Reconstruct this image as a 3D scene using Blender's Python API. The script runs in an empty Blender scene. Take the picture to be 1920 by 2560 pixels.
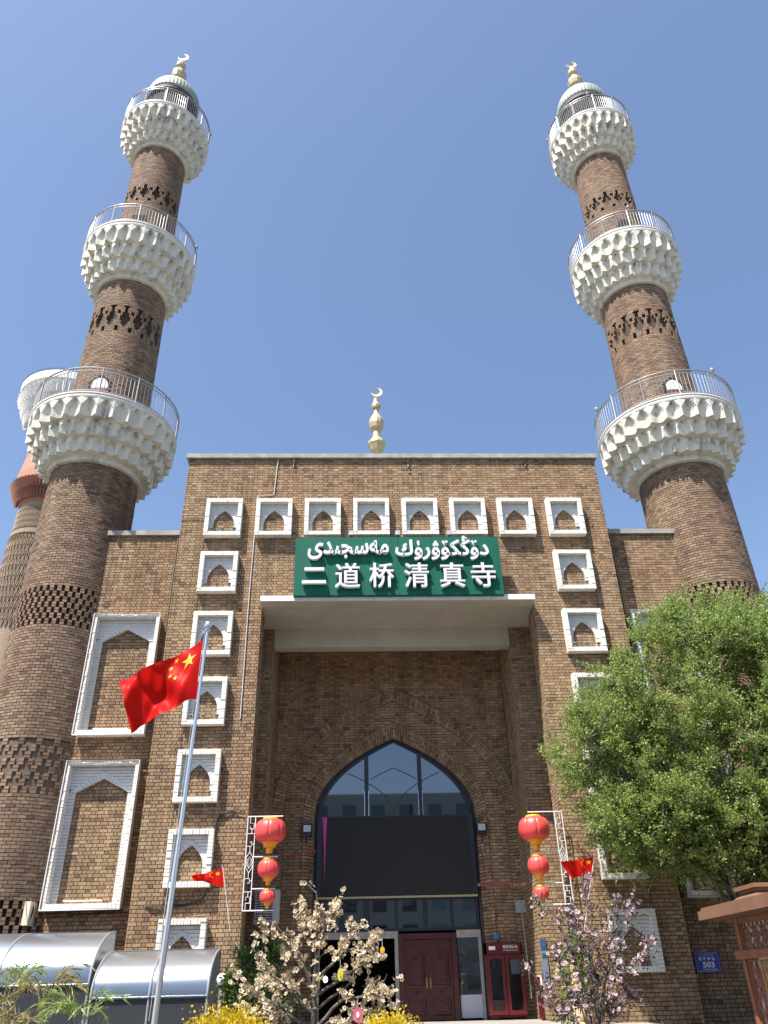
import bpy, bmesh, math, random
import numpy as np
from mathutils import Vector, Matrix

random.seed(7)
rng = np.random.default_rng(7)
PI = math.pi
scene = bpy.context.scene
COL = scene.collection

# ---------------------------------------------------------------- camera, sky, sun, exposure
CAMLOC = np.array([-1.55, -26.0, 1.65])
CM = np.array([[0.9993379, 0.00264979, 0.0362869],
               [-0.02959395, -0.52097608, 0.8530581],
               [-0.02116504, 0.85356716, 0.52055273]])      # columns: right, up, forward
cd = bpy.data.cameras.new('camera')
cam = bpy.data.objects.new('camera', cd)
COL.objects.link(cam)
mw = Matrix.Identity(4)
for i in range(3):
    mw[i][0] = CM[i, 0]; mw[i][1] = CM[i, 1]; mw[i][2] = -CM[i, 2]; mw[i][3] = CAMLOC[i]
cam.matrix_world = mw
cd.sensor_fit = 'VERTICAL'; cd.sensor_height = 24.0; cd.lens = 1943.0 / 2560.0 * 24.0
cd.clip_start = 0.1; cd.clip_end = 3000
scene.camera = cam

SUN_DIR = Vector((-1.0, -1.0, 2.65)).normalized()
world = bpy.data.worlds.new('World'); scene.world = world; world.use_nodes = True
wn = world.node_tree.nodes; wl = world.node_tree.links
wn.clear()
w_out = wn.new('ShaderNodeOutputWorld'); w_bg = wn.new('ShaderNodeBackground')
w_sky = wn.new('ShaderNodeTexSky'); w_sky.sky_type = 'NISHITA'; w_sky.sun_disc = False
w_sky.sun_elevation = math.asin(SUN_DIR.z); w_sky.sun_rotation = math.radians(225)
w_sky.altitude = 900; w_sky.air_density = 1.0; w_sky.dust_density = 2.5; w_sky.ozone_density = 1.6
w_bg.inputs[1].default_value = 0.085
wl.new(w_sky.outputs[0], w_bg.inputs[0]); wl.new(w_bg.outputs[0], w_out.inputs[0])

sd = bpy.data.lights.new('sun', 'SUN'); sd.energy = 3.8; sd.angle = math.radians(0.53); sd.color = (1.0, 0.95, 0.87)
sun = bpy.data.objects.new('sun', sd); COL.objects.link(sun)
sun.rotation_euler = (-SUN_DIR).to_track_quat('-Z', 'Y').to_euler()

scene.render.engine = 'CYCLES'
scene.view_settings.view_transform = 'Standard'; scene.view_settings.look = 'None'
scene.view_settings.exposure = 1.52; scene.view_settings.gamma = 1.0
scene.view_settings.use_curve_mapping = False
scene.cycles.max_bounces = 8
scene.cycles.transparent_max_bounces = 12

# ---------------------------------------------------------------- materials
MATS = {}

def new_mat(name):
    m = bpy.data.materials.new(name); m.use_nodes = True
    return m, m.node_tree.nodes, m.node_tree.links, m.node_tree.nodes['Principled BSDF']

def mat(name, col, rough=0.6, metal=0.0, noise=0.0, nscale=6.0, bump=0.0, bscale=40.0, spec=0.5, stretch=(1, 1, 1), dirt=None, world_space=False):
    """plain surface with procedural mottling, fine bump and optional dirt stains"""
    if name in MATS: return MATS[name]
    m, N, L, b = new_mat(name)
    b.inputs['Roughness'].default_value = rough; b.inputs['Metallic'].default_value = metal
    b.inputs['Specular IOR Level'].default_value = spec
    b.inputs['Base Color'].default_value = (*col, 1)
    src = None
    if noise or bump or dirt:
        tc = N.new('ShaderNodeTexCoord'); mp = N.new('ShaderNodeMapping'); mp.inputs['Scale'].default_value = stretch
        L.new(tc.outputs['Object'] if not world_space else N.new('ShaderNodeNewGeometry').outputs['Position'], mp.inputs['Vector'])
    if noise:
        n = N.new('ShaderNodeTexNoise'); n.inputs['Scale'].default_value = nscale; n.inputs['Detail'].default_value = 5
        L.new(mp.outputs[0], n.inputs['Vector'])
        r = N.new('ShaderNodeMapRange'); r.inputs['From Min'].default_value = 0.3; r.inputs['From Max'].default_value = 0.7
        r.inputs['To Min'].default_value = 1 - noise; r.inputs['To Max'].default_value = 1 + noise
        L.new(n.outputs['Fac'], r.inputs['Value'])
        mx = N.new('ShaderNodeMix'); mx.data_type = 'RGBA'; mx.blend_type = 'MULTIPLY'; mx.inputs['Factor'].default_value = 1
        mx.inputs['A'].default_value = (*col, 1)
        L.new(r.outputs[0], mx.inputs['B'])
        src = mx.outputs['Result']
        L.new(src, b.inputs['Base Color'])
    if dirt:
        dcol, dscale, thr, amt = dirt
        n = N.new('ShaderNodeTexNoise'); n.inputs['Scale'].default_value = dscale; n.inputs['Detail'].default_value = 8
        n.inputs['Roughness'].default_value = 0.7
        L.new(mp.outputs[0], n.inputs['Vector'])
        r = N.new('ShaderNodeMapRange'); r.inputs['From Min'].default_value = thr; r.inputs['From Max'].default_value = thr + 0.16
        r.inputs['To Max'].default_value = amt
        L.new(n.outputs['Fac'], r.inputs['Value'])
        mx = N.new('ShaderNodeMix'); mx.data_type = 'RGBA'
        if src: L.new(src, mx.inputs['A'])
        else: mx.inputs['A'].default_value = (*col, 1)
        mx.inputs['B'].default_value = (*dcol, 1)
        L.new(r.outputs[0], mx.inputs['Factor'])
        L.new(mx.outputs['Result'], b.inputs['Base Color'])
    if bump:
        n = N.new('ShaderNodeTexNoise'); n.inputs['Scale'].default_value = bscale; n.inputs['Detail'].default_value = 4
        L.new(mp.outputs[0], n.inputs['Vector'])
        bp = N.new('ShaderNodeBump'); bp.inputs['Strength'].default_value = bump; bp.inputs['Distance'].default_value = 0.01
        L.new(n.outputs['Fac'], bp.inputs['Height']); L.new(bp.outputs[0], b.inputs['Normal'])
    MATS[name] = m
    return m

def brick_mat(name, stops, tint_a, tint_b, dark=1.0):
    """each brick its own colour (random per piece), broad patches of two firings, grain"""
    m, N, L, b = new_mat(name)
    b.inputs['Roughness'].default_value = 0.85; b.inputs['Specular IOR Level'].default_value = 0.25
    g = N.new('ShaderNodeNewGeometry'); oi = N.new('ShaderNodeObjectInfo'); at_ = N.new('ShaderNodeAttribute'); at_.attribute_name = 'rnd'
    ad = N.new('ShaderNodeMath'); ad.operation = 'ADD'; fr = N.new('ShaderNodeMath'); fr.operation = 'FRACT'
    L.new(at_.outputs['Fac'], ad.inputs[0]); L.new(oi.outputs['Random'], ad.inputs[1]); L.new(ad.outputs[0], fr.inputs[0])
    cr = N.new('ShaderNodeValToRGB'); cr.color_ramp.interpolation = 'LINEAR'
    e = cr.color_ramp.elements
    while len(e) > 1: e.remove(e[0])
    e[0].position = stops[0][0]; e[0].color = (*stops[0][1], 1)
    for p, c in stops[1:]:
        k = e.new(p); k.color = (*c, 1)
    L.new(fr.outputs[0], cr.inputs[0])
    n = N.new('ShaderNodeTexNoise'); n.inputs['Scale'].default_value = 0.33; n.inputs['Detail'].default_value = 3
    L.new(g.outputs['Position'], n.inputs['Vector'])
    tm = N.new('ShaderNodeMix'); tm.data_type = 'RGBA'
    tr = N.new('ShaderNodeMapRange'); tr.inputs['From Min'].default_value = .38; tr.inputs['From Max'].default_value = .62
    L.new(n.outputs['Fac'], tr.inputs['Value']); L.new(tr.outputs[0], tm.inputs['Factor'])
    tm.inputs['A'].default_value = (*tint_a, 1); tm.inputs['B'].default_value = (*tint_b, 1)
    mu = N.new('ShaderNodeMix'); mu.data_type = 'RGBA'; mu.blend_type = 'MULTIPLY'; mu.inputs['Factor'].default_value = 1
    L.new(cr.outputs[0], mu.inputs['A']); L.new(tm.outputs['Result'], mu.inputs['B'])
    n2 = N.new('ShaderNodeTexNoise'); n2.inputs['Scale'].default_value = 22; n2.inputs['Detail'].default_value = 6
    L.new(g.outputs['Position'], n2.inputs['Vector'])
    r2 = N.new('ShaderNodeMapRange'); r2.inputs['From Min'].default_value = .3; r2.inputs['From Max'].default_value = .7
    r2.inputs['To Min'].default_value = .78 * dark; r2.inputs['To Max'].default_value = 1.2 * dark
    L.new(n2.outputs['Fac'], r2.inputs['Value'])
    m2 = N.new('ShaderNodeMix'); m2.data_type = 'RGBA'; m2.blend_type = 'MULTIPLY'; m2.inputs['Factor'].default_value = 1
    L.new(mu.outputs['Result'], m2.inputs['A']); L.new(r2.outputs[0], m2.inputs['B'])
    mp3 = N.new('ShaderNodeMapping'); mp3.inputs['Scale'].default_value = (1.6, 1.6, .16); L.new(g.outputs['Position'], mp3.inputs['Vector'])
    n3 = N.new('ShaderNodeTexNoise'); n3.inputs['Scale'].default_value = 1.0; n3.inputs['Detail'].default_value = 6; L.new(mp3.outputs[0], n3.inputs['Vector'])
    r3 = N.new('ShaderNodeMapRange'); r3.inputs['From Min'].default_value = .36; r3.inputs['From Max'].default_value = .62; r3.inputs['To Min'].default_value = .80; r3.inputs['To Max'].default_value = 1.08
    L.new(n3.outputs['Fac'], r3.inputs['Value'])
    m3 = N.new('ShaderNodeMix'); m3.data_type = 'RGBA'; m3.blend_type = 'MULTIPLY'; m3.inputs['Factor'].default_value = 1
    L.new(m2.outputs['Result'], m3.inputs['A']); L.new(r3.outputs[0], m3.inputs['B'])
    L.new(m3.outputs['Result'], b.inputs['Base Color'])
    bp = N.new('ShaderNodeBump'); bp.inputs['Strength'].default_value = .5; bp.inputs['Distance'].default_value = .01
    L.new(n2.outputs['Fac'], bp.inputs['Height']); L.new(bp.outputs[0], b.inputs['Normal'])
    MATS[name] = m
    return m

BRICK = brick_mat('brown_brick', [(0, (.14, .094, .073)), (.05, (.19, .128, .092)), (.15, (.24, .164, .107)), (.55, (.282, .197, .125)), (.85, (.325, .232, .149)), (1, (.355, .263, .176))],
                  (1.0, .98, .9), (1.0, .90, .84))
BRICK_T = brick_mat('tower_brick', [(0, (.115, .08, .066)), (.06, (.15, .104, .08)), (.2, (.19, .134, .098)), (.6, (.222, .16, .113)), (1, (.28, .208, .148))],
                    (1.0, .96, .9), (1.0, .9, .85))
MORTAR = mat('dark_mortar', (.058, .041, .030), .95, noise=.25, nscale=3)
MORTAR_DK = mat('deep_mortar', (.05, .036, .028), .95)
WHITE = mat('white_paint_brick', (.70, .68, .62), .7, noise=.10, nscale=5, bump=.5, bscale=60, dirt=((.40, .36, .30), 2.2, .54, .55))
GROUT = mat('white_brick_joint', (.30, .28, .25), .9)
WHITE_P = mat('white_panel', (.60, .60, .58), .75, noise=.08, nscale=4, bump=.2)
IVORY = mat('ivory_plaster', (.62, .59, .50), .8, noise=.12, nscale=3, bump=.4, bscale=25, dirt=((.12, .115, .10), 2.4, .53, .85), stretch=(1, 1, .4), world_space=True)
IVORY_C = mat('ivory_plain', (.64, .62, .565), .8, noise=.1, nscale=2, bump=.3, dirt=((.36, .33, .28), 1.5, .62, .4))
CONC = mat('grey_concrete', (.28, .265, .24), .85, noise=.25, nscale=3, bump=.4)
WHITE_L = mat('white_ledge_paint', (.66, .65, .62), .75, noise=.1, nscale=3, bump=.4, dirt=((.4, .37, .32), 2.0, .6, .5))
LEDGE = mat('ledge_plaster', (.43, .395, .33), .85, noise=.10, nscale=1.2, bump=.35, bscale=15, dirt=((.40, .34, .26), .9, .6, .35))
STEEL = mat('stainless_steel', (.62, .63, .65), .28, .85)
RAILM = mat('rail_steel', (.27, .27, .275), .45, .4)
ALU = mat('aluminium', (.45, .46, .48), .45, .7)
BLACK = mat('black_plastic', (.015, .015, .017), .45)
SCREEN = mat('led_black', (.012, .012, .014), .75, noise=.3, nscale=150)
NAVY = mat('navy_frame', (.009, .014, .024), .4, noise=.2)
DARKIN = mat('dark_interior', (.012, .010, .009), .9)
VERDI = mat('verdigris_copper', (.25, .29, .255), .6, .1, noise=.22, nscale=4, dirt=((.2, .25, .2), 4, .58, .6))
GOLD = mat('cream_gold_paint', (.50, .40, .22), .42, .25, noise=.12, nscale=6)
GREEN = mat('green_sign_board', (.003, .095, .060), .55, noise=.12, nscale=2.5, stretch=(1, 1, .2), dirt=((.02, .15, .10), 2.6, .62, .4), spec=.2)
LETTER = mat('white_letter', (.62, .62, .64), .45, noise=.06, nscale=30)
RED = mat('lantern_red', (.68, .065, .06), .42, noise=.06)
YEL = mat('lantern_yellow', (.80, .36, .015), .45, noise=.06)
WHITE_M = mat('white_metal', (.72, .71, .72), .4, .1)
MAROON = mat('maroon_door', (.055, .009, .009), .33, noise=.25, nscale=5)
REDCAB = mat('red_cabinet_paint', (.095, .006, .012), .35)
TERRA = mat('terracotta_paint', (.36, .175, .115), .8, noise=.1)
BROWNW = mat('brown_roof_metal', (.20, .105, .066), .5, noise=.12, nscale=2)
BROWNL = mat('brown_timber', (.27, .10, .055), .55, noise=.25, nscale=8, stretch=(1, 1, .1))
PAVE = mat('paving', (.10, .096, .09), .85, noise=.2, nscale=.8, bump=.3)
STONE = mat('beige_stone', (.55, .40, .22), .75, noise=.15)
BARK = mat('grey_bark', (.10, .08, .062), .9, noise=.35, nscale=14, bump=.8, bscale=30)
TWIG = mat('twig_bark', (.16, .125, .095), .9, noise=.2)
CABLE = mat('black_cable', (.02, .02, .02), .6)
PIPEM = mat('painted_pipe', (.46, .42, .38), .6)
PIPEB = mat('brown_pipe', (.13, .09, .06), .6)
GREYBOX = mat('grey_box_paint', (.27, .28, .29), .5)
BLUEP = mat('blue_plate', (.012, .03, .30), .35)
WHITEP = mat('plate_white', (.75, .76, .80), .4)
CREAM = mat('cream_plastic', (.62, .57, .45), .5)

def leaf_mat(name, col, trans, var=.35, gloss=.35):
    m, N, L, b = new_mat(name)
    out = [n for n in N if n.type == 'OUTPUT_MATERIAL'][0]
    N.remove(b)
    g = N.new('ShaderNodeNewGeometry')
    r = N.new('ShaderNodeMapRange'); r.inputs['To Min'].default_value = 1 - var; r.inputs['To Max'].default_value = 1 + var
    L.new(g.outputs['Random Per Island'], r.inputs['Value'])
    def tint(c):
        mx = N.new('ShaderNodeMix'); mx.data_type = 'RGBA'; mx.blend_type = 'MULTIPLY'; mx.inputs['Factor'].default_value = 1
        mx.inputs['A'].default_value = (*c, 1); L.new(r.outputs[0], mx.inputs['B']); return mx.outputs['Result']
    p = N.new('ShaderNodeBsdfPrincipled'); p.inputs['Roughness'].default_value = .45; p.inputs['Specular IOR Level'].default_value = gloss
    t = N.new('ShaderNodeBsdfTranslucent')
    L.new(tint(col), p.inputs['Base Color']); L.new(tint(trans), t.inputs['Color'])
    ms = N.new('ShaderNodeMixShader'); ms.inputs[0].default_value = .38
    L.new(p.outputs[0], ms.inputs[1]); L.new(t.outputs[0], ms.inputs[2]); L.new(ms.outputs[0], out.inputs[0])
    MATS[name] = m
    return m

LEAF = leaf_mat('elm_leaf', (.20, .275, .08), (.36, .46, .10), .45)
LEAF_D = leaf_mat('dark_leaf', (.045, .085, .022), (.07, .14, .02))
LEAF_P = leaf_mat('plum_leaf', (.05, .055, .03), (.08, .08, .03))
LEAF_Y = leaf_mat('gold_leaf', (.55, .40, .015), (.55, .42, .02), .25)
LEAF_DRY = leaf_mat('dry_palm_leaf', (.28, .24, .085), (.26, .22, .06), .4)
PETAL = leaf_mat('pink_petal', (.62, .45, .50), (.5, .33, .39), .25)
PETAL_B = leaf_mat('beige_petal', (.62, .52, .36), (.55, .42, .26), .2)
CLOTH = leaf_mat('red_cloth', (.52, .010, .008), (.62, .012, .006), .0, .08)
STAR = leaf_mat('yellow_cloth', (.75, .55, .04), (.6, .4, .03), .0)

def glass_mat(name, tint, refl, rough=.02, trans=0.0):
    m, N, L, b = new_mat(name)
    out = [n for n in N if n.type == 'OUTPUT_MATERIAL'][0]
    N.remove(b)
    d = N.new('ShaderNodeBsdfDiffuse'); d.inputs[0].default_value = (*tint, 1)
    t = N.new('ShaderNodeBsdfTransparent'); t.inputs[0].default_value = (.75, .8, .85, 1)
    a = N.new('ShaderNodeMixShader'); a.inputs[0].default_value = trans
    L.new(d.outputs[0], a.inputs[1]); L.new(t.outputs[0], a.inputs[2])
    gl = N.new('ShaderNodeBsdfGlossy'); gl.inputs['Roughness'].default_value = rough; gl.inputs[0].default_value = (.85, .92, 1, 1)
    f = N.new('ShaderNodeFresnel'); f.inputs[0].default_value = refl
    mx = N.new('ShaderNodeMixShader'); L.new(f.outputs[0], mx.inputs[0]); L.new(a.outputs[0], mx.inputs[1]); L.new(gl.outputs[0], mx.inputs[2])
    L.new(mx.outputs[0], out.inputs[0])
    MATS[name] = m
    return m
GLASS = glass_mat('dark_window_glass', (.012, .016, .02), 2.3)
GLASS_C = glass_mat('clear_glass', (.02, .02, .02), 1.5, trans=.85)
POLY = glass_mat('polycarbonate', (.115, .155, .225), 1.42, .28, .36)
POLY_D = glass_mat('dusty_side_glass', (.05, .055, .06), 1.5, .12, .3)

def emit_mat(name, col, s):
    m, N, L, b = new_mat(name)
    b.inputs['Emission Color'].default_value = (*col, 1); b.inputs['Emission Strength'].default_value = s
    MATS[name] = m; return m
BULB = emit_mat('lit_bulb', (1, .96, .88), 3.0)

# ---------------------------------------------------------------- mesh helpers
def np_mesh(name, V, F4, m, smooth=False):
    """mesh from arrays: V (n,3), F4 (k,4) quads or (k,3) tris"""
    me = bpy.data.meshes.new(name)
    V = np.ascontiguousarray(V, dtype=np.float32); F4 = np.ascontiguousarray(F4, dtype=np.int32)
    k, w = F4.shape
    me.vertices.add(len(V)); me.vertices.foreach_set('co', V.ravel())
    me.loops.add(k * w); me.loops.foreach_set('vertex_index', F4.ravel())
    me.polygons.add(k); me.polygons.foreach_set('loop_start', np.arange(0, k * w, w, dtype=np.int32))
    try: me.polygons.foreach_set('loop_total', np.full(k, w, dtype=np.int32))
    except Exception: pass
    me.polygons.foreach_set('use_smooth', np.full(k, smooth))
    if m: me.materials.append(m)
    me.update(calc_edges=True); me.validate()
    return me

def link(name, me, parent=None, kind=None):
    o = bpy.data.objects.new(name, me); COL.objects.link(o)
    if parent is not None: o.parent = parent
    if kind: o['kind'] = kind
    return o

def tag(o, label=None, cat=None, group=None, kind=None):
    if label: o['label'] = label
    if cat: o['category'] = cat
    if group: o['group'] = group
    if kind: o['kind'] = kind
    return o

def thing(name, label, cat, loc=(0, 0, 0), group=None, rz=0):
    o = bpy.data.objects.new(name, None); COL.objects.link(o)
    o.location = loc; o.rotation_euler = (0, 0, rz); o.empty_display_size = .2
    return tag(o, label, cat, group)

class MB:
    """collects boxes, hexes, tubes and lathes into ONE mesh"""
    def __init__(s): s.v = []; s.f = []
    def hexa(s, p):
        b = len(s.v); s.v += [tuple(q) for q in p]
        s.f += [(b, b+3, b+2, b+1), (b+4, b+5, b+6, b+7), (b, b+1, b+5, b+4), (b+1, b+2, b+6, b+5), (b+2, b+3, b+7, b+6), (b+3, b, b+4, b+7)]
    def box(s, x0, x1, y0, y1, z0, z1):
        s.hexa([(x0, y0, z0), (x1, y0, z0), (x1, y1, z0), (x0, y1, z0), (x0, y0, z1), (x1, y0, z1), (x1, y1, z1), (x0, y1, z1)]); return s
    def tube(s, pts, r, n=8, cap=True):
        P = [Vector(p) for p in pts]; rs = r if hasattr(r, '__len__') else [r] * len(P)
        base = len(s.v); prev = None
        for i, p in enumerate(P):
            d = (P[min(i+1, len(P)-1)] - P[max(i-1, 0)])
            if d.length < 1e-9: d = Vector((0, 0, 1))
            d.normalize()
            a = prev if prev is not None else (Vector((0, 0, 1)) if abs(d.z) < .9 else Vector((1, 0, 0)))
            u = (a - d * a.dot(d))
            if u.length < 1e-6: u = d.orthogonal()
            u.normalize(); prev = u; w = d.cross(u)
            for k in range(n):
                t = 2 * PI * k / n
                s.v.append(tuple(p + (u * math.cos(t) + w * math.sin(t)) * rs[i]))
        for i in range(len(P) - 1):
            for k in range(n):
                a0 = base + i*n + k; a1 = base + i*n + (k+1) % n
                s.f.append((a0, a1, a1 + n, a0 + n))
        if cap:
            s.f.append(tuple(base + k for k in range(n))[::-1]); s.f.append(tuple(base + (len(P)-1)*n + k for k in range(n)))
        return s
    def lathe(s, prof, n=32, c=(0, 0, 0), a0=0.0, rad=None):
        base = len(s.v)
        for (r, z) in prof:
            for k in range(n):
                t = a0 + 2 * PI * k / n
                q = rad(k, n) if rad else 1.0
                s.v.append((c[0] + r*q*math.cos(t), c[1] + r*q*math.sin(t), c[2] + z))
        for i in range(len(prof) - 1):
            for k in range(n):
                a_ = base + i*n + k; b_ = base + i*n + (k+1) % n
                s.f.append((a_, b_, b_ + n, a_ + n))
        s.f.append(tuple(base + k for k in range(n))[::-1]); s.f.append(tuple(base + (len(prof)-1)*n + k for k in range(n)))
        return s
    def prism(s, poly, y0, y1):
        """polygon in (x,z) extruded along y"""
        b = len(s.v); n = len(poly)
        s.v += [(x, y0, z) for x, z in poly] + [(x, y1, z) for x, z in poly]
        s.f.append(tuple(b + k for k in range(n))); s.f.append(tuple(b + n + k for k in range(n))[::-1])
        for k in range(n):
            k2 = (k + 1) % n; s.f.append((b + k2, b + k, b + n + k, b + n + k2))
        return s
    def mesh(s, name, m, smooth=False):
        me = bpy.data.meshes.new(name); me.from_pydata(s.v, [], s.f); me.materials.append(m)
        if smooth:
            me.polygons.foreach_set('use_smooth', [True] * len(me.polygons))
            try: me.set_sharp_from_angle(angle=math.radians(40))
            except Exception: pass
        me.update(); return me
    def obj(s, name, m, parent=None, smooth=False, kind=None):
        return link(name, s.mesh(name, m, smooth), parent, kind)

# ---------------------------------------------------------------- bricks
class Bricks:
    """list of brick faces: 4 corners (already without joint), outward normal, depth"""
    def __init__(s): s.q = []; s.n = []
    def add(s, Q, Nn): s.q.append(Q); s.n.append(np.broadcast_to(Nn, (len(Q), 3)) if np.ndim(Nn) == 1 else Nn)
    def all(s): return np.concatenate(s.q), np.concatenate(s.n)

def flemish(u0, u1, v0, v1, holes=(), ref=0.0, keep=None, joint=.016, course=.11, S=.265, H=.135):
    """rows of long and short bricks clipped to a rectangle; returns (n,4) u0 u1 v0 v1"""
    out = []
    P = S + H
    r0 = int(math.floor(v0 / course + 1e-6)); r1 = int(math.ceil(v1 / course - 1e-6))
    for r in range(r0, r1):
        a, b = max(v0, r*course), min(v1, (r+1)*course)
        if b - a < .03: continue
        off = ref + (0 if r % 2 == 0 else (S + H) / 2)
        k0 = int(math.floor((u0 - off) / P)) - 1; k1 = int(math.ceil((u1 - off) / P)) + 1
        for k in range(k0, k1):
            for (s0, s1) in ((off + k*P, off + k*P + S), (off + k*P + S, off + (k+1)*P)):
                segs = [(max(u0, s0), min(u1, s1))]
                for (h0, h1, g0, g1) in holes:
                    if a < g1 - .02 and b > g0 + .02:
                        ns = []
                        for (p, q) in segs:
                            if q <= h0 or p >= h1: ns.append((p, q)); continue
                            if p < h0: ns.append((p, h0))
                            if q > h1: ns.append((h1, q))
                        segs = ns
                for (p, q) in segs:
                    if q - p < .035: continue
                    if keep and not keep((p + q) / 2, (a + b) / 2, p, q): continue
                    out.append((p + joint/2, q - joint/2, a + joint/2, b - joint/2))
    return np.array(out).reshape(-1, 4)

def plane_bricks(B, R, origin, ud, nd, jit=.003):
    """place rectangles R (u along ud, v along z) on a vertical plane"""
    if len(R) == 0: return
    o = np.array(origin, float); u = np.array(ud, float); n = np.array(nd, float); z = np.array([0, 0, 1.0])
    e = rng.normal(0, jit, len(R))[:, None] * n
    def P(a, b): return o + R[:, a][:, None] * u + R[:, b][:, None] * z + e
    B.add(np.stack([P(0, 2), P(1, 2), P(1, 3), P(0, 3)], 1), n)

def bricks_mesh(name, Q, Nn, depth, m, bev=.004):
    c = Q.mean(1, keepdims=True); d = c - Q; d /= np.linalg.norm(d, axis=2, keepdims=True)
    front = Q + d * bev * 1.5; mid = Q - Nn[:, None, :] * bev * 1.3; back = Q - Nn[:, None, :] * depth
    V = np.concatenate([front, mid, back], 1).reshape(-1, 3)
    b = (np.arange(len(Q)) * 12)[:, None]
    fs = [np.array([0, 1, 2, 3])]
    for i in range(4):
        j = (i + 1) % 4
        fs += [np.array([4+i, 4+j, j, i]), np.array([8+i, 8+j, 4+j, 4+i])]
    F = np.concatenate([b + f for f in fs], 1).reshape(-1, 4)
    me = np_mesh(name, V, F, m)
    at = me.attributes.new('rnd', 'FLOAT', 'FACE')
    at.data.foreach_set('value', np.repeat(rng.random(len(Q)), 9).astype(np.float32))
    return me

def px_of(P):
    c = (P - CAMLOC) @ CM
    z = np.maximum(c[..., 2], .1)
    return 960 + 1943 * c[..., 0] / z, 1280 - 1943 * c[..., 1] / z, c[..., 2]

_unit = {}
def unit_brick(m):
    """unit brick: 1 x .06 x 1, outward -Y; the object carries its size"""
    if m.name not in _unit:
        Q = np.array([[[-.5, 0, -.5], [.5, 0, -.5], [.5, 0, .5], [-.5, 0, .5]]], float)
        c = Q * np.array([.96, 1, .92]); mid = Q + np.array([0, .006, 0]); back = Q + np.array([0, .05, 0])
        V = np.concatenate([c, mid, back], 1).reshape(-1, 3)
        F = [(0, 1, 2, 3)]
        for i in range(4):
            j = (i+1) % 4; F += [(4+i, 4+j, j, i), (8+i, 8+j, 4+j, 4+i)]
        _unit[m.name] = np_mesh('brick', V, np.array(F), m)
    return _unit[m.name]

def build_bricks(B, parent, m, cand, name='brick', depth=.05, origin=(0, 0, 0), limit=300):
    """the 300 largest bricks in the picture become objects, the rest one mesh"""
    Q, Nn = B.all()
    x, y, z = px_of(Q)
    w = np.abs(x[:, 1] - x[:, 0])
    ok = (x.min(1) > 4) & (x.max(1) < 1916) & (y.min(1) > 4) & (y.max(1) < 2556) & (z.min(1) > .5)
    cen = Q.mean(1)
    ok &= ((CAMLOC - cen) * Nn).sum(1) > 0
    ok &= cand(cen)
    score = np.where(ok, w, 0)
    top = np.argsort(-score)[:limit]; top = top[score[top] > 0]
    sel = np.zeros(len(Q), bool); sel[top] = True
    o3 = np.array(origin)
    me = unit_brick(m)
    for i in top:
        q = Q[i]; c = q.mean(0) - o3; u = q[1] - q[0]; v = q[3] - q[0]; n = -Nn[i]
        lu = np.linalg.norm(u); lv = np.linalg.norm(v); u = u / lu; v = v / lv
        M = Matrix(((u[0]*lu, n[0], v[0]*lv, c[0]), (u[1]*lu, n[1], v[1]*lv, c[1]), (u[2]*lu, n[2], v[2]*lv, c[2]), (0, 0, 0, 1)))
        o = bpy.data.objects.new(name, me); COL.objects.link(o); o.parent = parent; o.matrix_local = M
    me = bricks_mesh('brickwork', Q[~sel] - o3, Nn[~sel], depth, m)
    return link('brickwork', me, parent, 'stuff')

# ---------------------------------------------------------------- setting
def sheet(name, x0, x1, y0, y1, z, m, kind='structure'):
    o = MB(); o.v = [(x0, y0, z), (x1, y0, z), (x1, y1, z), (x0, y1, z)]; o.f = [(0, 1, 2, 3)]
    return o.obj(name, m, kind=kind)
sheet('ground', -1200, 1200, -1200, 1200, 0, PAVE)

BW = 8.28          # half width of the tall block
WY = 0.93          # wing front plane
WX = 11.62         # wing end
WZ = 17.0          # wing wall top
JX = 4.96          # portal half width
RY = 4.45          # portal back wall
CX = -.12          # centre of back wall arch
FL = .62           # entrance floor
pl = MB(); pl.box(-6.5, 6.6, -3.6, RY, 0.004, FL)
for k in range(3): pl.box(-6.5, 6.6, -3.6 - .33*(k+1), -3.6 - .33*k, .004, FL - .155*(k+1))
pl.obj('entrance_platform', mat('platform_stone', (.27, .255, .235), .7, noise=.15, nscale=1.5), kind='structure')

# ---------------------------------------------------------------- mosque building
mosque = thing('mosque', 'tall flat fronted brown brick mosque block with deep portal and two lower wings', 'building')
core = MB()
core.box(-BW + .03, -JX - .03, .03, 1.0, 0, 20.05)
core.box(JX + .03, BW - .03, .03, 1.0, 0, 20.05)
core.box(-JX - .03, JX + .03, .03, 1.0, 13.480, 20.05)
core.box(-BW + .03, -5.7, 1.0, 14, 0, 20.05); core.box(-5.7, -4.69, RY, 14, 0, 20.05); core.box(-5.7, -4.69, 1.0, RY, 13.490, 20.05)
core.box(5.7, BW - .03, 1.0, 14, 0, 20.05); core.box(4.38, 5.7, RY, 14, 0, 20.05); core.box(4.38, 5.7, 1.0, RY, 13.490, 20.05)
core.box(-4.69, 4.38, 1.0, 14, 13.490, 20.05)
core.box(-4.69, CX - 2.9, RY + .03, 14, 0, 13.490)
core.box(CX + 2.9, 4.38, RY + .03, 14, 0, 13.490)
core.box(CX - 2.9, CX + 2.9, RY + .03, 14, 9.9, 13.490)
for s in (-1, 1):
    x0, x1 = sorted((s * (BW - .03), s * (WX - .03)))
    core.box(x0, x1, WY + .03, 13.5, 0, WZ)
core.obj('wall', MORTAR, mosque)
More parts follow.
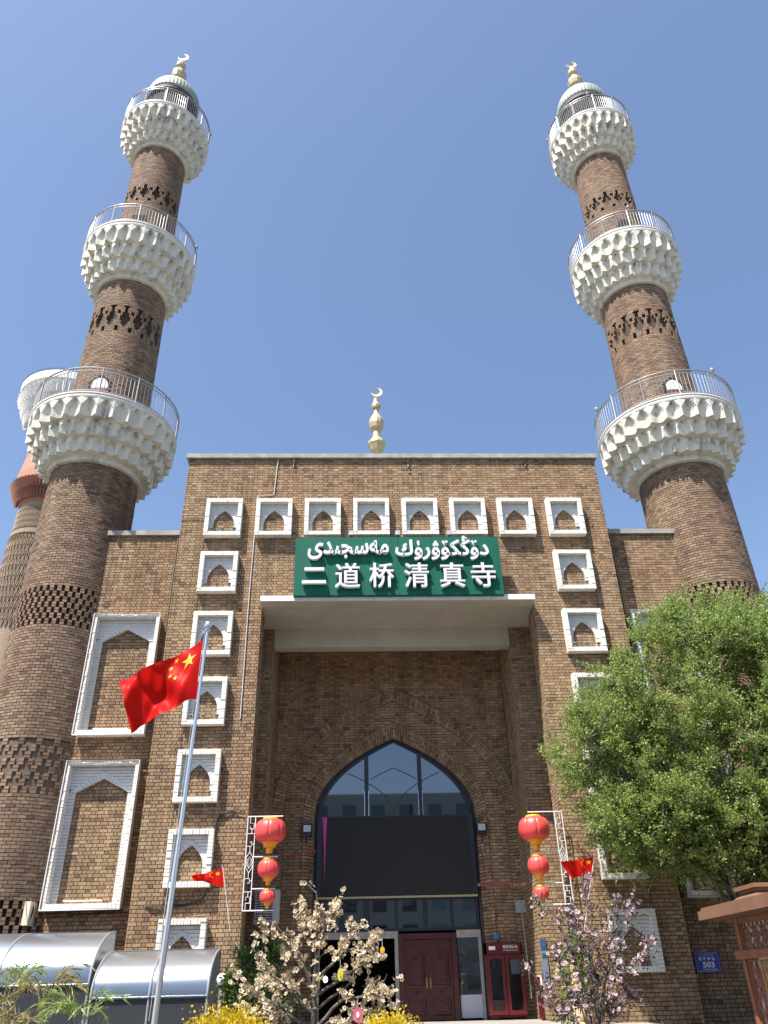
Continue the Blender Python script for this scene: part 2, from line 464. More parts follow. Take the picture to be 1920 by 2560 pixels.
# fill between the pointed arch and the straight lintel
def pointed(w, zs, H, n=26, e=.43):
    pts = []
    for i in range(n + 1):
        t = i / n; x = w * (1 - t**1.6); z = zs + H * (1 - x / w)**e if x < w else zs
        pts.append((x, z))
    return pts
gl_arch = pointed(2.87, 6.9, 2.95)
fill = MB()
for s in (-1, 1):
    for i in range(len(gl_arch) - 1):
        (xa, za), (xb, zb) = gl_arch[i], gl_arch[i+1]
        q = [(CX + s*xa, za), (CX + s*xb, zb), (CX + s*xb, 10.0), (CX + s*xa, 10.0)]
        fill.prism(q if s > 0 else q[::-1], RY + .03, RY + .5)
fill.obj('arch_wall', MORTAR, mosque)

BR = Bricks()
niche_tops = [18.0, 15.66, 13.23, 10.8, 8.35, 5.92, 3.46]
N_W, N_H, N_P = 1.40, 1.64, .27
niche_pos = [(x, 18.0) for x in (-6.64, -4.71, -2.83, -.95, .94, 2.82, 4.70, 6.64)] + [(s * 6.64, z) for s in (-1, 1) for z in niche_tops[1:]]
big_pos = [(s * 9.91, t, b) for s in (-1, 1) for t, b in ((13.47, 9.10), (8.18, 3.83))]
def niche_holes():
    h = []
    for (x, t) in niche_pos: h.append((x - N_W/2 + .02, x + N_W/2 - .02, t - N_H + .02, t - .02))
    return h
# bricks behind a niche's open arch stay; everything under its frame and panel is dropped
def keep_front(u, v, p, q):
    for (x, t) in niche_pos:
        if abs(u - x) < N_W/2 - .12 and t - N_H + .1 < v < t - .1:
            return abs(u - x) < .52 and v < t - .4
    return True
front = flemish(-BW, BW, 0, 20.05, holes=[(-JX, JX, 0, 13.470)], ref=-BW, keep=keep_front)
plane_bricks(BR, front, (0, 0, 0), (1, 0, 0), (0, -1, 0))
# jambs and block corners
plane_bricks(BR, flemish(0, 1.0, 0, 13.460, ref=0), (-JX, 0, 0), (0, 1, 0), (1, 0, 0))
plane_bricks(BR, flemish(-1.0, 0, 0, 13.460, ref=0), (JX, 0, 0), (0, -1, 0), (-1, 0, 0))
plane_bricks(BR, flemish(-1.0, 0, 0, 20.05, ref=0), (-BW, 0, 0), (0, -1, 0), (-1, 0, 0))
plane_bricks(BR, flemish(0, 1.0, 0, 20.05, ref=0), (BW, 0, 0), (0, 1, 0), (1, 0, 0))
plane_bricks(BR, flemish(-4.0, -1.0, WZ, 20.05, ref=0), (-BW, 0, 0), (0, -1, 0), (-1, 0, 0))
plane_bricks(BR, flemish(1.0, 4.0, WZ, 20.05, ref=0), (BW, 0, 0), (0, 1, 0), (1, 0, 0))
# wings
def keep_wing(u, v, p, q):
    for (x, t, b) in big_pos:
        if abs(u - x) < 1.08 and b + .1 < v < t - .1: return abs(u - x) < 1.02 and v < t - .4
    return True
for s in (-1, 1):
    u0, u1 = sorted((s * BW, s * WX))
    plane_bricks(BR, flemish(u0, u1, 0, WZ, ref=u0, keep=keep_wing), (0, WY, 0), (1, 0, 0), (0, -1, 0))
plane_bricks(BR, flemish(-3.0, 0, 0, WZ, ref=0), (-WX, WY, 0), (0, -1, 0), (-1, 0, 0))
plane_bricks(BR, flemish(0, 3.0, 0, WZ, ref=0), (WX, WY, 0), (0, 1, 0), (1, 0, 0))
# pilasters inside the portal
PY = 2.0
for (xi, xo, sg) in ((-4.66, -5.6, 1), (4.35, 5.6, -1)):
    u0, u1 = sorted((xi, xo))
    pil = MB(); pil.box(u0 + .03, u1 - .03, PY + .03, RY + .03, 0, 13.450); pil.obj('pilaster_core', MORTAR, mosque)
    plane_bricks(BR, flemish(u0, u1, FL, 13.460, ref=u0), (0, PY, 0), (1, 0, 0), (0, -1, 0))
    if sg > 0: plane_bricks(BR, flemish(PY, RY, FL, 13.460, ref=PY), (xi, 0, 0), (0, 1, 0), (1, 0, 0))
    else: plane_bricks(BR, flemish(-RY, -PY, FL, 13.460, ref=PY), (xi, 0, 0), (0, -1, 0), (-1, 0, 0))
# portal back wall with two arch rings
def ring_top(x, w, zs, H): 
    a = abs(x - CX) / w
    return zs + H * (1 - a)**.43 if a < 1 else -1
R1O, R1I = (4.55, 7.15, 4.74), (4.12, 7.1, 4.26)
R2O, R2I = (3.40, 7.0, 3.49), (2.98, 6.92, 2.96)
def keep_back(u, v, p, q):
    def inside(c): return all(v + .02 < ring_top(x, *c) for x in (p, q)) and abs(u - CX) < c[0]
    def below(c): return v < c[1] and abs(u - CX) < c[0] - .02
    if inside(R2I) or (v < 7.0 and abs(u - CX) < 2.95): return False
    in2 = inside(R2O) or below(R2O)
    if in2: return False
    if (inside(R1O) or below(R1O)) and not (any(v - .05 < ring_top(x, *R1I) for x in (p, q)) and abs(u - CX) < R1I[0] + .1): return False
    return True
back = flemish(-4.66, 4.35, FL, 13.460, ref=-4.66, keep=keep_back)
plane_bricks(BR, back, (0, RY, 0), (1, 0, 0), (0, -1, 0))
def ring_bricks(B, co, ci, y, bot):
    po = pointed(*co, n=400); pi_ = pointed(*ci, n=400)
    po = [(co[0], bot)] + po; pi_ = [(ci[0], bot)] + pi_
    L = [0]
    for i in range(len(po) - 1):
        m0 = ((po[i][0] + pi_[i][0]) / 2, (po[i][1] + pi_[i][1]) / 2); m1 = ((po[i+1][0] + pi_[i+1][0]) / 2, (po[i+1][1] + pi_[i+1][1]) / 2)
        L.append(L[-1] + math.hypot(m1[0]-m0[0], m1[1]-m0[1]))
    L = np.array(L); po = np.array(po); pi_ = np.array(pi_)
    n = int(L[-1] / .11); qs = []
    for k in range(n):
        a, b = (k + .09) * L[-1] / n, (k + .91) * L[-1] / n
        oa = [np.interp(a, L, po[:, j]) for j in (0, 1)]; ob = [np.interp(b, L, po[:, j]) for j in (0, 1)]
        ia = [np.interp(a, L, pi_[:, j]) for j in (0, 1)]; ib = [np.interp(b, L, pi_[:, j]) for j in (0, 1)]
        cut = .36 if k % 2 else .64
        for (t0, t1) in ((0.0, cut - .018), (cut + .018, 1.0)):
            def mixp(A, C, t): return np.array([A[0] + (C[0]-A[0])*t, A[1] + (C[1]-A[1])*t])
            for s in (-1, 1):
                c = [mixp(ia, oa, t0), mixp(ia, oa, t1), mixp(ib, ob, t1), mixp(ib, ob, t0)]
                if s < 0: c = c[::-1]
                e = rng.normal(0, .003)
                qs.append([(CX + s*p[0], y + e, p[1]) for p in c])
    B.add(np.array(qs), np.array([0, -1.0, 0]))
ring_bricks(BR, R1O, R1I, RY - .05, FL)
ring_bricks(BR, R2O, R2I, RY - .05, FL)
# dark open joints along the edges of the rings
ej = MB()
for c in (R1O, R1I, R2O):
    for s in (-1, 1):
        ej.tube([(CX + s*c[0], RY - .035, FL)] + [(CX + s*x, RY - .035, z) for x, z in pointed(*c, n=40)], .012, 5)
ej.obj('ring_joints', MORTAR_DK, mosque, kind='stuff')
# reveal of the inner arch
rv = MB()
for s in (-1, 1):
    pts = [(2.98, FL)] + pointed(*R2I, n=40)
    for i in range(len(pts) - 1):
        (xa, za), (xb, zb) = pts[i], pts[i+1]
        xa2, xb2 = max(xa - .03, 0), max(xb - .03, 0)
        rv.hexa([(CX + s*xa, RY - .02, za), (CX + s*xb, RY - .02, zb), (CX + s*xb, RY + .25, zb), (CX + s*xa, RY + .25, za),
                 (CX + s*xa2, RY - .02, za), (CX + s*xb2, RY - .02, zb - .03), (CX + s*xb2, RY + .25, zb - .03), (CX + s*xa2, RY + .25, za)])
rv.obj('arch_reveal', NAVY, mosque)
build_bricks(BR, mosque, BRICK, lambda c: (c[:, 2] > 2.75) & (c[:, 0] < 6) & ~((c[:, 1] > 1.2)) & (c[:, 2] < 9))

# copings
cp = MB(); cp.box(-BW - .10, BW + .10, -.12, .6, 20.05, 20.25); cp.box(-BW - .10, -BW + .5, .6, 14, 20.05, 20.25); cp.box(BW - .5, BW + .10, .6, 14, 20.05, 20.25)
cp.obj('coping', CONC, mosque)
for s in (-1, 1):
    x0, x1 = sorted((s * (BW + .003), s * (WX + .08)))
    MB().box(x0, x1, WY - .10, WY + .6, WZ, WZ + .2).obj('coping', CONC, mosque)
    x0, x1 = sorted((s * (WX + .003), s * (WX + .75)))
    if s < 0: MB().box(x0, x1, WY + .05, WY + .6, 16.2, 16.36).obj('coping', CONC, mosque)
    MB().box(*sorted((s * (BW - .01), s * (WX - .05))), WY + .6, 13.5, WZ - .1, WZ + .05).obj('roof', CONC, mosque)
MB().box(-BW + .05, BW - .05, .62, 14, 19.6, 19.9).obj('roof', CONC, mosque)
# portal ceiling, ledge and inner beam
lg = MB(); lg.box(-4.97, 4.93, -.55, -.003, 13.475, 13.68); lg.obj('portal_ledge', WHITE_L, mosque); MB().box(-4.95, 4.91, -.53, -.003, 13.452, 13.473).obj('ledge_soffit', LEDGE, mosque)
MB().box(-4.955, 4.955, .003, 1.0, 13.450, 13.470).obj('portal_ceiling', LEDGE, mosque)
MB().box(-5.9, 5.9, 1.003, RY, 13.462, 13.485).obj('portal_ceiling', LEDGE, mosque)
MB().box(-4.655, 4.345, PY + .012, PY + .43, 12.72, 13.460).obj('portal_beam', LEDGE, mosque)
# beige metal strip on the end of the right wing, little ledge on the block flank
st = MB(); st.box(WX + .01, WX + .24, WY - .06, WY + .05, 0, 16.75); st.obj('corner_flashing', mat('gold_flashing', (.38, .32, .17), .5, .2), mosque)

# small white niches
def arch_small(w, zs, za, n=14, e=.6):
    H = za - zs
    return [(w * (1 - (i/n)**1.3), zs + H * (1 - (1 - (i/n)**1.3))**e) for i in range(n + 1)]
def niche_meshes():
    """frame bricks, panel courses and voussoirs about the top centre of the niche (wall plane y=0)"""
    W, Hh, P, fw = N_W/2, N_H, N_P, .165
    fr = Bricks(); items = []
    def rect(x0, x1, z0, z1):
        items.append((x0, x1, z0, z1))
    n = 11
    for k in range(n):
        a = -W + fw + (2*W - 2*fw) * k / n; b = -W + fw + (2*W - 2*fw) * (k+1) / n
        rect(a, b, -fw, 0); rect(a, b, -Hh, -Hh + fw)
    m = 16
    for s in (-1, 1):
        x0, x1 = sorted((s * W, s * (W - fw)))
        for k in range(m): rect(x0, x1, -Hh + Hh*k/m, -Hh + Hh*(k+1)/m)
    return items
FRAME_ITEMS = niche_meshes()
def frame_mesh(items, P):
    b = MB()
    for (x0, x1, z0, z1) in items:
        e = random.gauss(0, .005)
        b.box(x0 + .005, x1 - .005, -P + e, -.002, z0 + .005, z1 - .005)
    return b.mesh('frame_bricks', WHITE)
def frame_core(items_w, Hh, P, fw, name='niche'):
    W = items_w; b = MB()
    b.box(-W + .01, W - .01, -P + .02, -.004, -fw + .01, -.01); b.box(-W + .01, W - .01, -P + .02, -.004, -Hh + .01, -Hh + fw - .01)
    b.box(-W + .01, -W + fw - .01, -P + .02, -.004, -Hh + fw, -fw); b.box(W - fw + .01, W - .01, -P + .02, -.004, -Hh + fw, -fw)
    return b.mesh(name, GROUT)
def panel_mesh(W, top, bot, aw, zs, za, band, y0, y1, e=.6, course=.1):
    """white brick panel with a pointed opening, course by course"""
    b = MB()
    def half(z, w, z0, z1):
        if z <= z0: return w
        if z >= z1: return 0.0
        lo, hi = 0, w
        for _ in range(24):
            mid = (lo + hi) / 2
            zz = z0 + (z1 - z0) * max(0, 1 - mid / w)**e
            if zz > z: lo = mid
            else: hi = mid
        return lo
    z = bot; r = 0
    while z < top - .005:
        z2 = min(z + course, top); a, c = z + .006, z2 - .006
        ha = half(a, aw + band, zs, za + band); hb = half(c, aw + band, zs, za + band)
        yj = y0 + random.gauss(0, .003)
        if c <= zs:                       # beside the straight jambs there is no arch band
            ha = hb = aw
        for s in (-1, 1):
            if ha < W - .01:
                pts = [(s*ha, a), (s*W, a), (s*W, c), (s*max(hb, 0.002 if hb == 0 else hb), c)]
                if s > 0: pts = pts[::-1]
                # split long courses into bricks
                L = W - max(ha, hb)
                if L > .3 and ha == hb == 0 or L > .45:
                    xm = s * (max(ha, hb) + L * (.45 if r % 2 else .6))
                    for (pa, pb) in (((s*ha, s*hb), (xm - s*.003,)*2), ((xm + s*.003,)*2, (s*W, s*W))):
                        q = [(pa[0], a), (pb[0], a), (pb[1], c), (pa[1], c)]
                        if s < 0: q = q[::-1]
                        b.prism(q, yj, y1)
                else:
                    q = [(s*ha, a), (s*W, a), (s*W, c), (s*hb, c)]
                    if s < 0: q = q[::-1]
                    b.prism(q, yj, y1)
        z = z2; r += 1
    return b
def voussoirs(aw, zs, za, band, y0, y1, n, e=.6, gap=.06):
    """list of single voussoir meshes as MB"""
    out = []
    K = 200
    i_ = [(aw * (1 - t), zs + (za - zs) * t**e) for t in np.linspace(0, 1, K)]
    o_ = [((aw + band) * (1 - t), zs + (za + band - zs) * t**e) for t in np.linspace(0, 1, K)]
    L = np.concatenate([[0], np.cumsum([math.hypot(i_[k+1][0]-i_[k][0], i_[k+1][1]-i_[k][1]) for k in range(K-1)])])
    i_ = np.array(i_); o_ = np.array(o_)
    for k in range(n):
        a, c = (k + gap/2) / n * L[-1], (k + 1 - gap/2) / n * L[-1]
        if k == n - 1: c = L[-1]
        f = lambda A, t: (np.interp(t, L, A[:, 0]), np.interp(t, L, A[:, 1]))
        for s in (-1, 1):
            q = [f(i_, a), f(o_, a), f(o_, c), f(i_, c)]
            q = [(s * max(x, .002), z) for x, z in q]
            if s < 0: q = q[::-1]
            out.append(MB().prism(q, y0 - random.random()*.006, y1))
    return out
n_core = frame_core(N_W/2, N_H, N_P, .165)
n_frame = frame_mesh(FRAME_ITEMS, N_P)
n_panel = panel_mesh(N_W/2 - .16, -.16, -N_H + .16, .40, -1.08, -.44, .14, -.055, -.004, e=.43).mesh('panel', WHITE_P)
vb = MB()
for q in voussoirs(.40, -1.08, -.44, .14, -.066, -.004, 10, e=.43, gap=.12):
    b0 = len(vb.v); vb.v += q.v; vb.f += [tuple(i + b0 for i in f) for f in q.f]
n_vous = vb.mesh('voussoirs', WHITE_P)
unit_white = MB().box(-.5, .5, -1, 0, -.5, .5).mesh('frame_brick', WHITE)
for (x, t) in niche_pos:
    o = link('niche', n_core, mosque); o.location = (x, 0, t)
    single = t < 9 and not (x > 0 and 4 < t < 9)
    if single:
        for (x0, x1, z0, z1) in FRAME_ITEMS:
            f = link('frame_brick', unit_white, o); f.location = ((x0+x1)/2, -.002, (z0+z1)/2)
            f.scale = (x1 - x0 - .012, N_P + random.gauss(0, .007), z1 - z0 - .012)
    else: link('frame_bricks', n_frame, o, 'stuff')
    link('panel_bricks', n_panel, o, 'stuff'); link('voussoirs', n_vous, o, 'stuff')

# big blind niches on the wings
BN_P = .42
def big_items(Hh):
    W = 1.16; it = []
    for k in range(18): it.append((-W + .1 + (2*W - .2)*k/18, -W + .1 + (2*W - .2)*(k+1)/18, -Hh, -Hh + .15))
    n = int(Hh / .1)
    for s in (-1, 1):
        x0, x1 = sorted((s*W, s*(W - .1)))
        for k in range(n): it.append((x0, x1, -Hh + Hh*k/n, -Hh + Hh*(k+1)/n))
    for k in range(18): it.append((-W + .1 + (2*W - .2)*k/18, -W + .1 + (2*W - .2)*(k+1)/18, -.09, 0))
    return it
for (x, t, b) in big_pos:
    Hh = t - b; W = 1.16
    c = MB(); c.box(-W + .01, W - .01, -BN_P + .02, -.004, -.08, -.01); c.box(-W + .01, W - .01, -BN_P + .02, -.004, -Hh + .01, -Hh + .14)
    c.box(-W + .01, -W + .09, -BN_P + .02, -.004, -Hh + .14, -.08); c.box(W - .09, W - .01, -BN_P + .02, -.004, -Hh + .14, -.08)
    o = link('niche', c.mesh('niche', GROUT), mosque); o.location = (x, WY, t)
    link('frame_bricks', frame_mesh(big_items(Hh), BN_P), o, 'stuff')
    zs_ = -Hh + .14 + .1 * round((-.92 + Hh - .14) / .1)
    link('panel_bricks', panel_mesh(W - .09, -.09, -Hh + .14, .85, zs_, -.47, .24, -.10, -.004, e=.97).mesh('panel_bricks', WHITE_P), o, 'stuff')
    for q in voussoirs(.85, zs_, -.47, .24, -.116, -.004, 9, e=.97, gap=.10):
        q.obj('voussoir', WHITE_P, o)
    # painted conduit round the frame
    pp = MB()
    pp.tube([(-W - .03, -BN_P - .03, -Hh - .03), (-W - .03, -BN_P - .03, .03), (W + .03, -BN_P - .03, .03), (W + .03, -BN_P - .03, -Hh - .03), (-W - .03, -BN_P - .03, -Hh - .03)], .022, 6)
    pp.obj('conduit', WHITE_M, o)
    tb = MB(); tb.tube([(-.62, -.16, -Hh + .24), (.55, -.16, -Hh + .24)], .018, 8); tb.obj('tube_light', WHITE_M, o)

# arched window, transoms and doors under it
win = MB()
pts = pointed(2.87, 6.9, 2.95, n=30)
poly = [(CX + x, z) for x, z in pts] + [(CX - x, z) for x, z in pts[::-1][1:]]
YW = RY + .17
def pane_between(xa, xb, name='pane'):
    lo, hi = CX + xa, CX + xb
    xs = np.linspace(lo, hi, 14)
    P = [(lo, 6.93), (hi, 6.93)] + [(x, max(6.94, ring_top(x, 2.80, 6.9, 2.9))) for x in xs[::-1]]
    return MB().prism(P, YW, YW + .02)
wfr = MB()
for s in (-1, 1):
    for i in range(len(pts) - 1):
        (xa, za), (xb, zb) = pts[i], pts[i+1]
        q = [(CX + s*xa, za), (CX + s*xb, zb), (CX + s*xb*.965, zb - .09), (CX + s*xa*.965, za - .09)]
        wfr.prism(q[::-1] if s > 0 else q, YW - .05, YW + .05)
wfr.box(CX - 2.87, CX + 2.87, YW - .05, YW + .05, 6.83, 6.92)
w_o = wfr.obj('arched_window', NAVY, mosque)
for xm in (-1.05, .98): MB().box(CX + xm - .07, CX + xm + .07, YW - .06, YW + .06, 6.92, ring_top(CX + xm, 2.8, 6.9, 2.9)).obj('mullion', NAVY, w_o)
for a, b in ((-2.79, -1.13), (-.97, .90), (1.06, 2.79)): pane_between(a, b).obj('pane', GLASS, w_o)
tr = MB()
def arc_tube(B, cx, w, zs, H, y, xlo=-9, xhi=9):
    P = [(cx - x, y, z) for x, z in pointed(w, zs, H, n=16)] + [(cx + x, y, z) for x, z in pointed(w, zs, H, n=16)[::-1][1:]]
    P = [p for p in P if abs(p[0] - CX) < 2.7 and p[2] < ring_top(p[0], 2.75, 6.9, 2.85) - .03 and xlo < p[0] - CX < xhi]
    if len(P) > 2: B.tube(P, .013, 5)
TR = mat('tracery_grey', (.05, .055, .06), .5)
arc_tube(tr, CX - .02, 1.95, 6.95, 1.85, YW - .02, -1.0, .93); arc_tube(tr, CX - 1.97, 1.95, 6.95, 1.75, YW - .02); arc_tube(tr, CX + 1.93, 1.95, 6.95, 1.75, YW - .02)
tr.obj('tracery', TR, w_o)
# transom row
tf = MB()
xs_t = [-2.95, -2.88, -2.18, -1.98, -1.33, -1.10, -.23, -.11, .77, .93, 1.73, 1.84, 2.64, 2.74]
tf.box(-2.97, 2.74, RY + .12, RY + .24, 4.22, 4.32); tf.box(-2.97, 2.74, RY + .12, RY + .24, 3.26, 3.36)
for i in range(0, len(xs_t), 2): tf.box(xs_t[i], xs_t[i+1], RY + .121, RY + .239, 3.36, 4.22)
t_o = tf.obj('transom_window', NAVY, mosque)
for i in range(1, len(xs_t) - 1, 2): MB().box(xs_t[i], xs_t[i+1], RY + .16, RY + .18, 3.36, 4.22).obj('pane', GLASS, t_o)
MB().box(-2.97, 2.74, RY + .05, RY + .12, 4.30, 4.36).obj('pale_strip', CREAM, t_o)
MB().box(-2.97, 2.74, RY + .06, RY + .5, 4.36, 6.83).obj('spandrel_panel', NAVY, mosque)
# door surround
TRIM = mat('grey_stone_trim', (.30, .28, .25), .6, noise=.2)
ds = MB(); ds.box(-2.97, -.25, RY + .08, RY + .28, 3.05, 3.26); ds.obj('door_surround', TRIM, mosque); ds = MB(); ds.box(-.25, -.13, RY + .085, RY + .28, FL, 3.26); ds.obj('door_surround', TRIM, mosque); ds = MB(); ds.box(1.9, 2.74, RY + .08, RY + .28, 3.03, 3.26); ds.box(2.64, 2.745, RY + .085, RY + .28, FL, 3.03)
ds.obj('door_surround', TRIM, mosque); ds = MB(); ds.box(-2.97, -2.82, RY + .085, RY + .28, FL, 3.05)
ds.obj('door_surround', TRIM, mosque)
dr = MB(); dr.box(-.125, .03, RY + .04, RY + .22, FL, 3.18); dr.box(1.70, 1.88, RY + .04, RY + .22, FL, 3.18); dr.box(.03, 1.70, RY + .04, RY + .22, 3.0, 3.18)
d_o = dr.obj('double_door', MAROON, mosque)
for k, (a, b) in enumerate(((.035, .862), (.868, 1.695))):
    lf = MB(); lf.box(a, b, RY + .12, RY + .17, FL + .02, 2.99)
    cxm = (a + b) / 2; hw = .30
    def frame_poly(B, x0, x1, z0, z1, hump, dip, y0, y1, wd):
        n = 12; top = [(x0 + (x1-x0)*i/n, z1 + hump * math.sin(PI*i/n)) for i in range(n+1)]; bt = [(x0 + (x1-x0)*i/n, z0 + dip * math.sin(PI*i/n)) for i in range(n+1)]
        loop = bt + top[::-1]
        B.tube([(x, y0, z) for x, z in loop] + [(loop[0][0], y0, loop[0][1])], wd, 5, cap=False)
    for (z0, z1, hp, dp) in ((1.62, 2.55, .14, 0), (.78, 1.25, -.10, 0)):
        frame_poly(lf, cxm - hw, cxm + hw, z0, z1, hp, dp, RY + .115, 0, .028)
        frame_poly(lf, cxm - hw + .09, cxm + hw - .09, z0 + .10, z1 - .09, hp*.8, dp, RY + .118, 0, .018)
    lf.lathe([(.07, 0), (.05, .02)], 10, (cxm, RY + .115, 2.42)); lf.lathe([(.07, 0), (.05, .02)], 10, (cxm, RY + .115, 1.44))
    for sx in (-1, 1): lf.tube([(cxm + sx*.2, RY + .115, 1.68), (cxm + sx*.26, RY + .115, 1.76)], .03, 5)
    lo = lf.obj('door_leaf', MAROON, d_o)
hd = MB()
for x in (.80, .93): hd.box(x - .02, x + .02, RY + .09, RY + .12, 1.55, 1.85); hd.tube([(x, RY + .09, 1.72), (x, RY + .05, 1.72), (x - .05 if x < .86 else x + .05, RY + .05, 1.72)], .012, 6)
hd.obj('handle', mat('brass', (.35, .25, .09), .35, .8), d_o)
# open doorway at left: dark hall behind with door leaf folded in, side light at right
sl = MB(); sl.box(1.92, 2.64, RY + .15, RY + .17, 1.34, 3.03); s_o = sl.obj('side_light', GLASS, mosque)
MB().box(1.92, 2.64, RY + .14, RY + .18, FL + .06, 1.34).obj('white_panel', mat('pale_lilac_panel', (.42, .43, .50), .5), s_o)
hall = MB()
hall.box(-2.97, 2.75, RY + 5.0, RY + 5.1, FL, 7.0); hall.box(-3.05, -2.97, RY + .3, RY + 5, FL, 7.0); hall.box(2.75, 2.83, RY + .3, RY + 5, FL, 7.0); hall.box(-2.97, 2.75, RY + .3, RY + 5, FL - .05, FL + .002); hall.box(-2.97, 2.75, RY + .5, RY + 5, 3.6, 3.65)
hall.obj('entrance_hall', DARKIN, mosque)
# central dome behind the parapet with its finial
dm = MB(); prof = [(4.2, 20.0), (4.2, 21.0)] + [(4.2 * math.cos(t) ** .9, 21.0 + 4.7 * math.sin(t)) for t in np.linspace(0.05, 1.45, 14)] + [(.35, 25.75)]
dm.lathe(prof, 48, (-.37, 9, 0), rad=lambda k, n: 1.0 if k % 2 else 1.012); dm.obj('roof_dome', VERDI, mosque, smooth=False)
def crescent(B, c, R, thick=.05):
    n = 22; outp = []; inn = []
    # opening points up and to the left
    a0 = math.radians(135)
    for i in range(n + 1):
        t = a0 + math.radians(38) + (2*PI - math.radians(76)) * i / n
        outp.append((c[0] + R*math.cos(t), c[2] + R*math.sin(t)))
    d = .36 * R; r2 = .80 * R
    cx2, cz2 = c[0] + d*math.cos(a0), c[2] + d*math.sin(a0)
    for i in range(n + 1):
        (x, z) = outp[i]
        # matching inner point: along the ray from inner centre
        v = Vector((x - cx2, z - cz2)); v.normalize()
        rr = min(r2, (Vector((x - cx2, z - cz2))).length - .004)
        inn.append((cx2 + v.x*rr, cz2 + v.y*rr))
    for i in range(n):
        q = [outp[i], outp[i+1], inn[i+1], inn[i]]
        B.prism(q[::-1], c[1] - thick, c[1] + thick)
def finial(prof, n, c, cz, R, parent, name='finial'):
    f = MB().lathe(prof, n, c, a0=PI / n)
    o = f.obj(name, GOLD, parent)
    cr = MB(); cr.tube([(c[0], c[1], c[2] + prof[-1][1] - .05), (c[0], c[1], cz - R * .9)], .028, 6); crescent(cr, (c[0] + .06, c[1], cz), R)
    cr.obj('crescent', mat('pale_gold', (.75, .66, .45), .35, .2), o)
    return o
finial([(.3, 25.6), (.20, 26.3), (.19, 26.75), (.34, 26.95), (.44, 27.2), (.52, 27.38), (.50, 27.5), (.24, 27.85), (.21, 28.25), (.36, 28.5), (.43, 28.8), (.42, 29.05), (.28, 29.35), (.15, 29.6), (.13, 29.8), (.25, 29.98), (.27, 30.15), (.20, 30.35), (.15, 30.4), (.15, 30.65), (.03, 30.72)], 10, (-.37, 9, 0), 31.15, .33, mosque)

# ---------------------------------------------------------------- minarets
MR = [(0, 1.95), (20.2, 1.77), (22.7, 1.72), (31.0, 1.63), (33.9, 1.44), (41.9, 1.38), (44.4, 1.30), (47.6, 1.28)]
def shaft_r(z): return np.interp(z, [a for a, _ in MR], [b for _, b in MR])
CZ = .11
BANDS = [(t, CZ*a, CZ*b) for t, a, b in (('check', 118, 132), ('lattice', 65, 81), ('check', 23, 37), ('diamond', 250, 265), ('diamond', 337, 349))]

def ring_quads(z0, z1, a0, a1, dr=0.0, joint=.018):
    """quads between angles a0,a1 (arrays) and heights (arrays) on the tapering shaft"""
    zc = (z0 + z1) / 2
    r0 = shaft_r(z0) + dr; r1 = shaft_r(z1) + dr
    ja = joint / 2 / r0
    A0, A1 = a0 + ja, a1 - ja
    Z0, Z1 = z0 + joint/2, z1 - joint/2
    def P(a, r, z): return np.stack([r*np.cos(a), r*np.sin(a), z], -1)
    Q = np.stack([P(A0, r0, Z0), P(A1, r0, Z0), P(A1, r1, Z1), P(A0, r1, Z1)], 1)
    am = (a0 + a1) / 2
    return Q, np.stack([np.cos(am), np.sin(am), np.zeros_like(am)], -1)

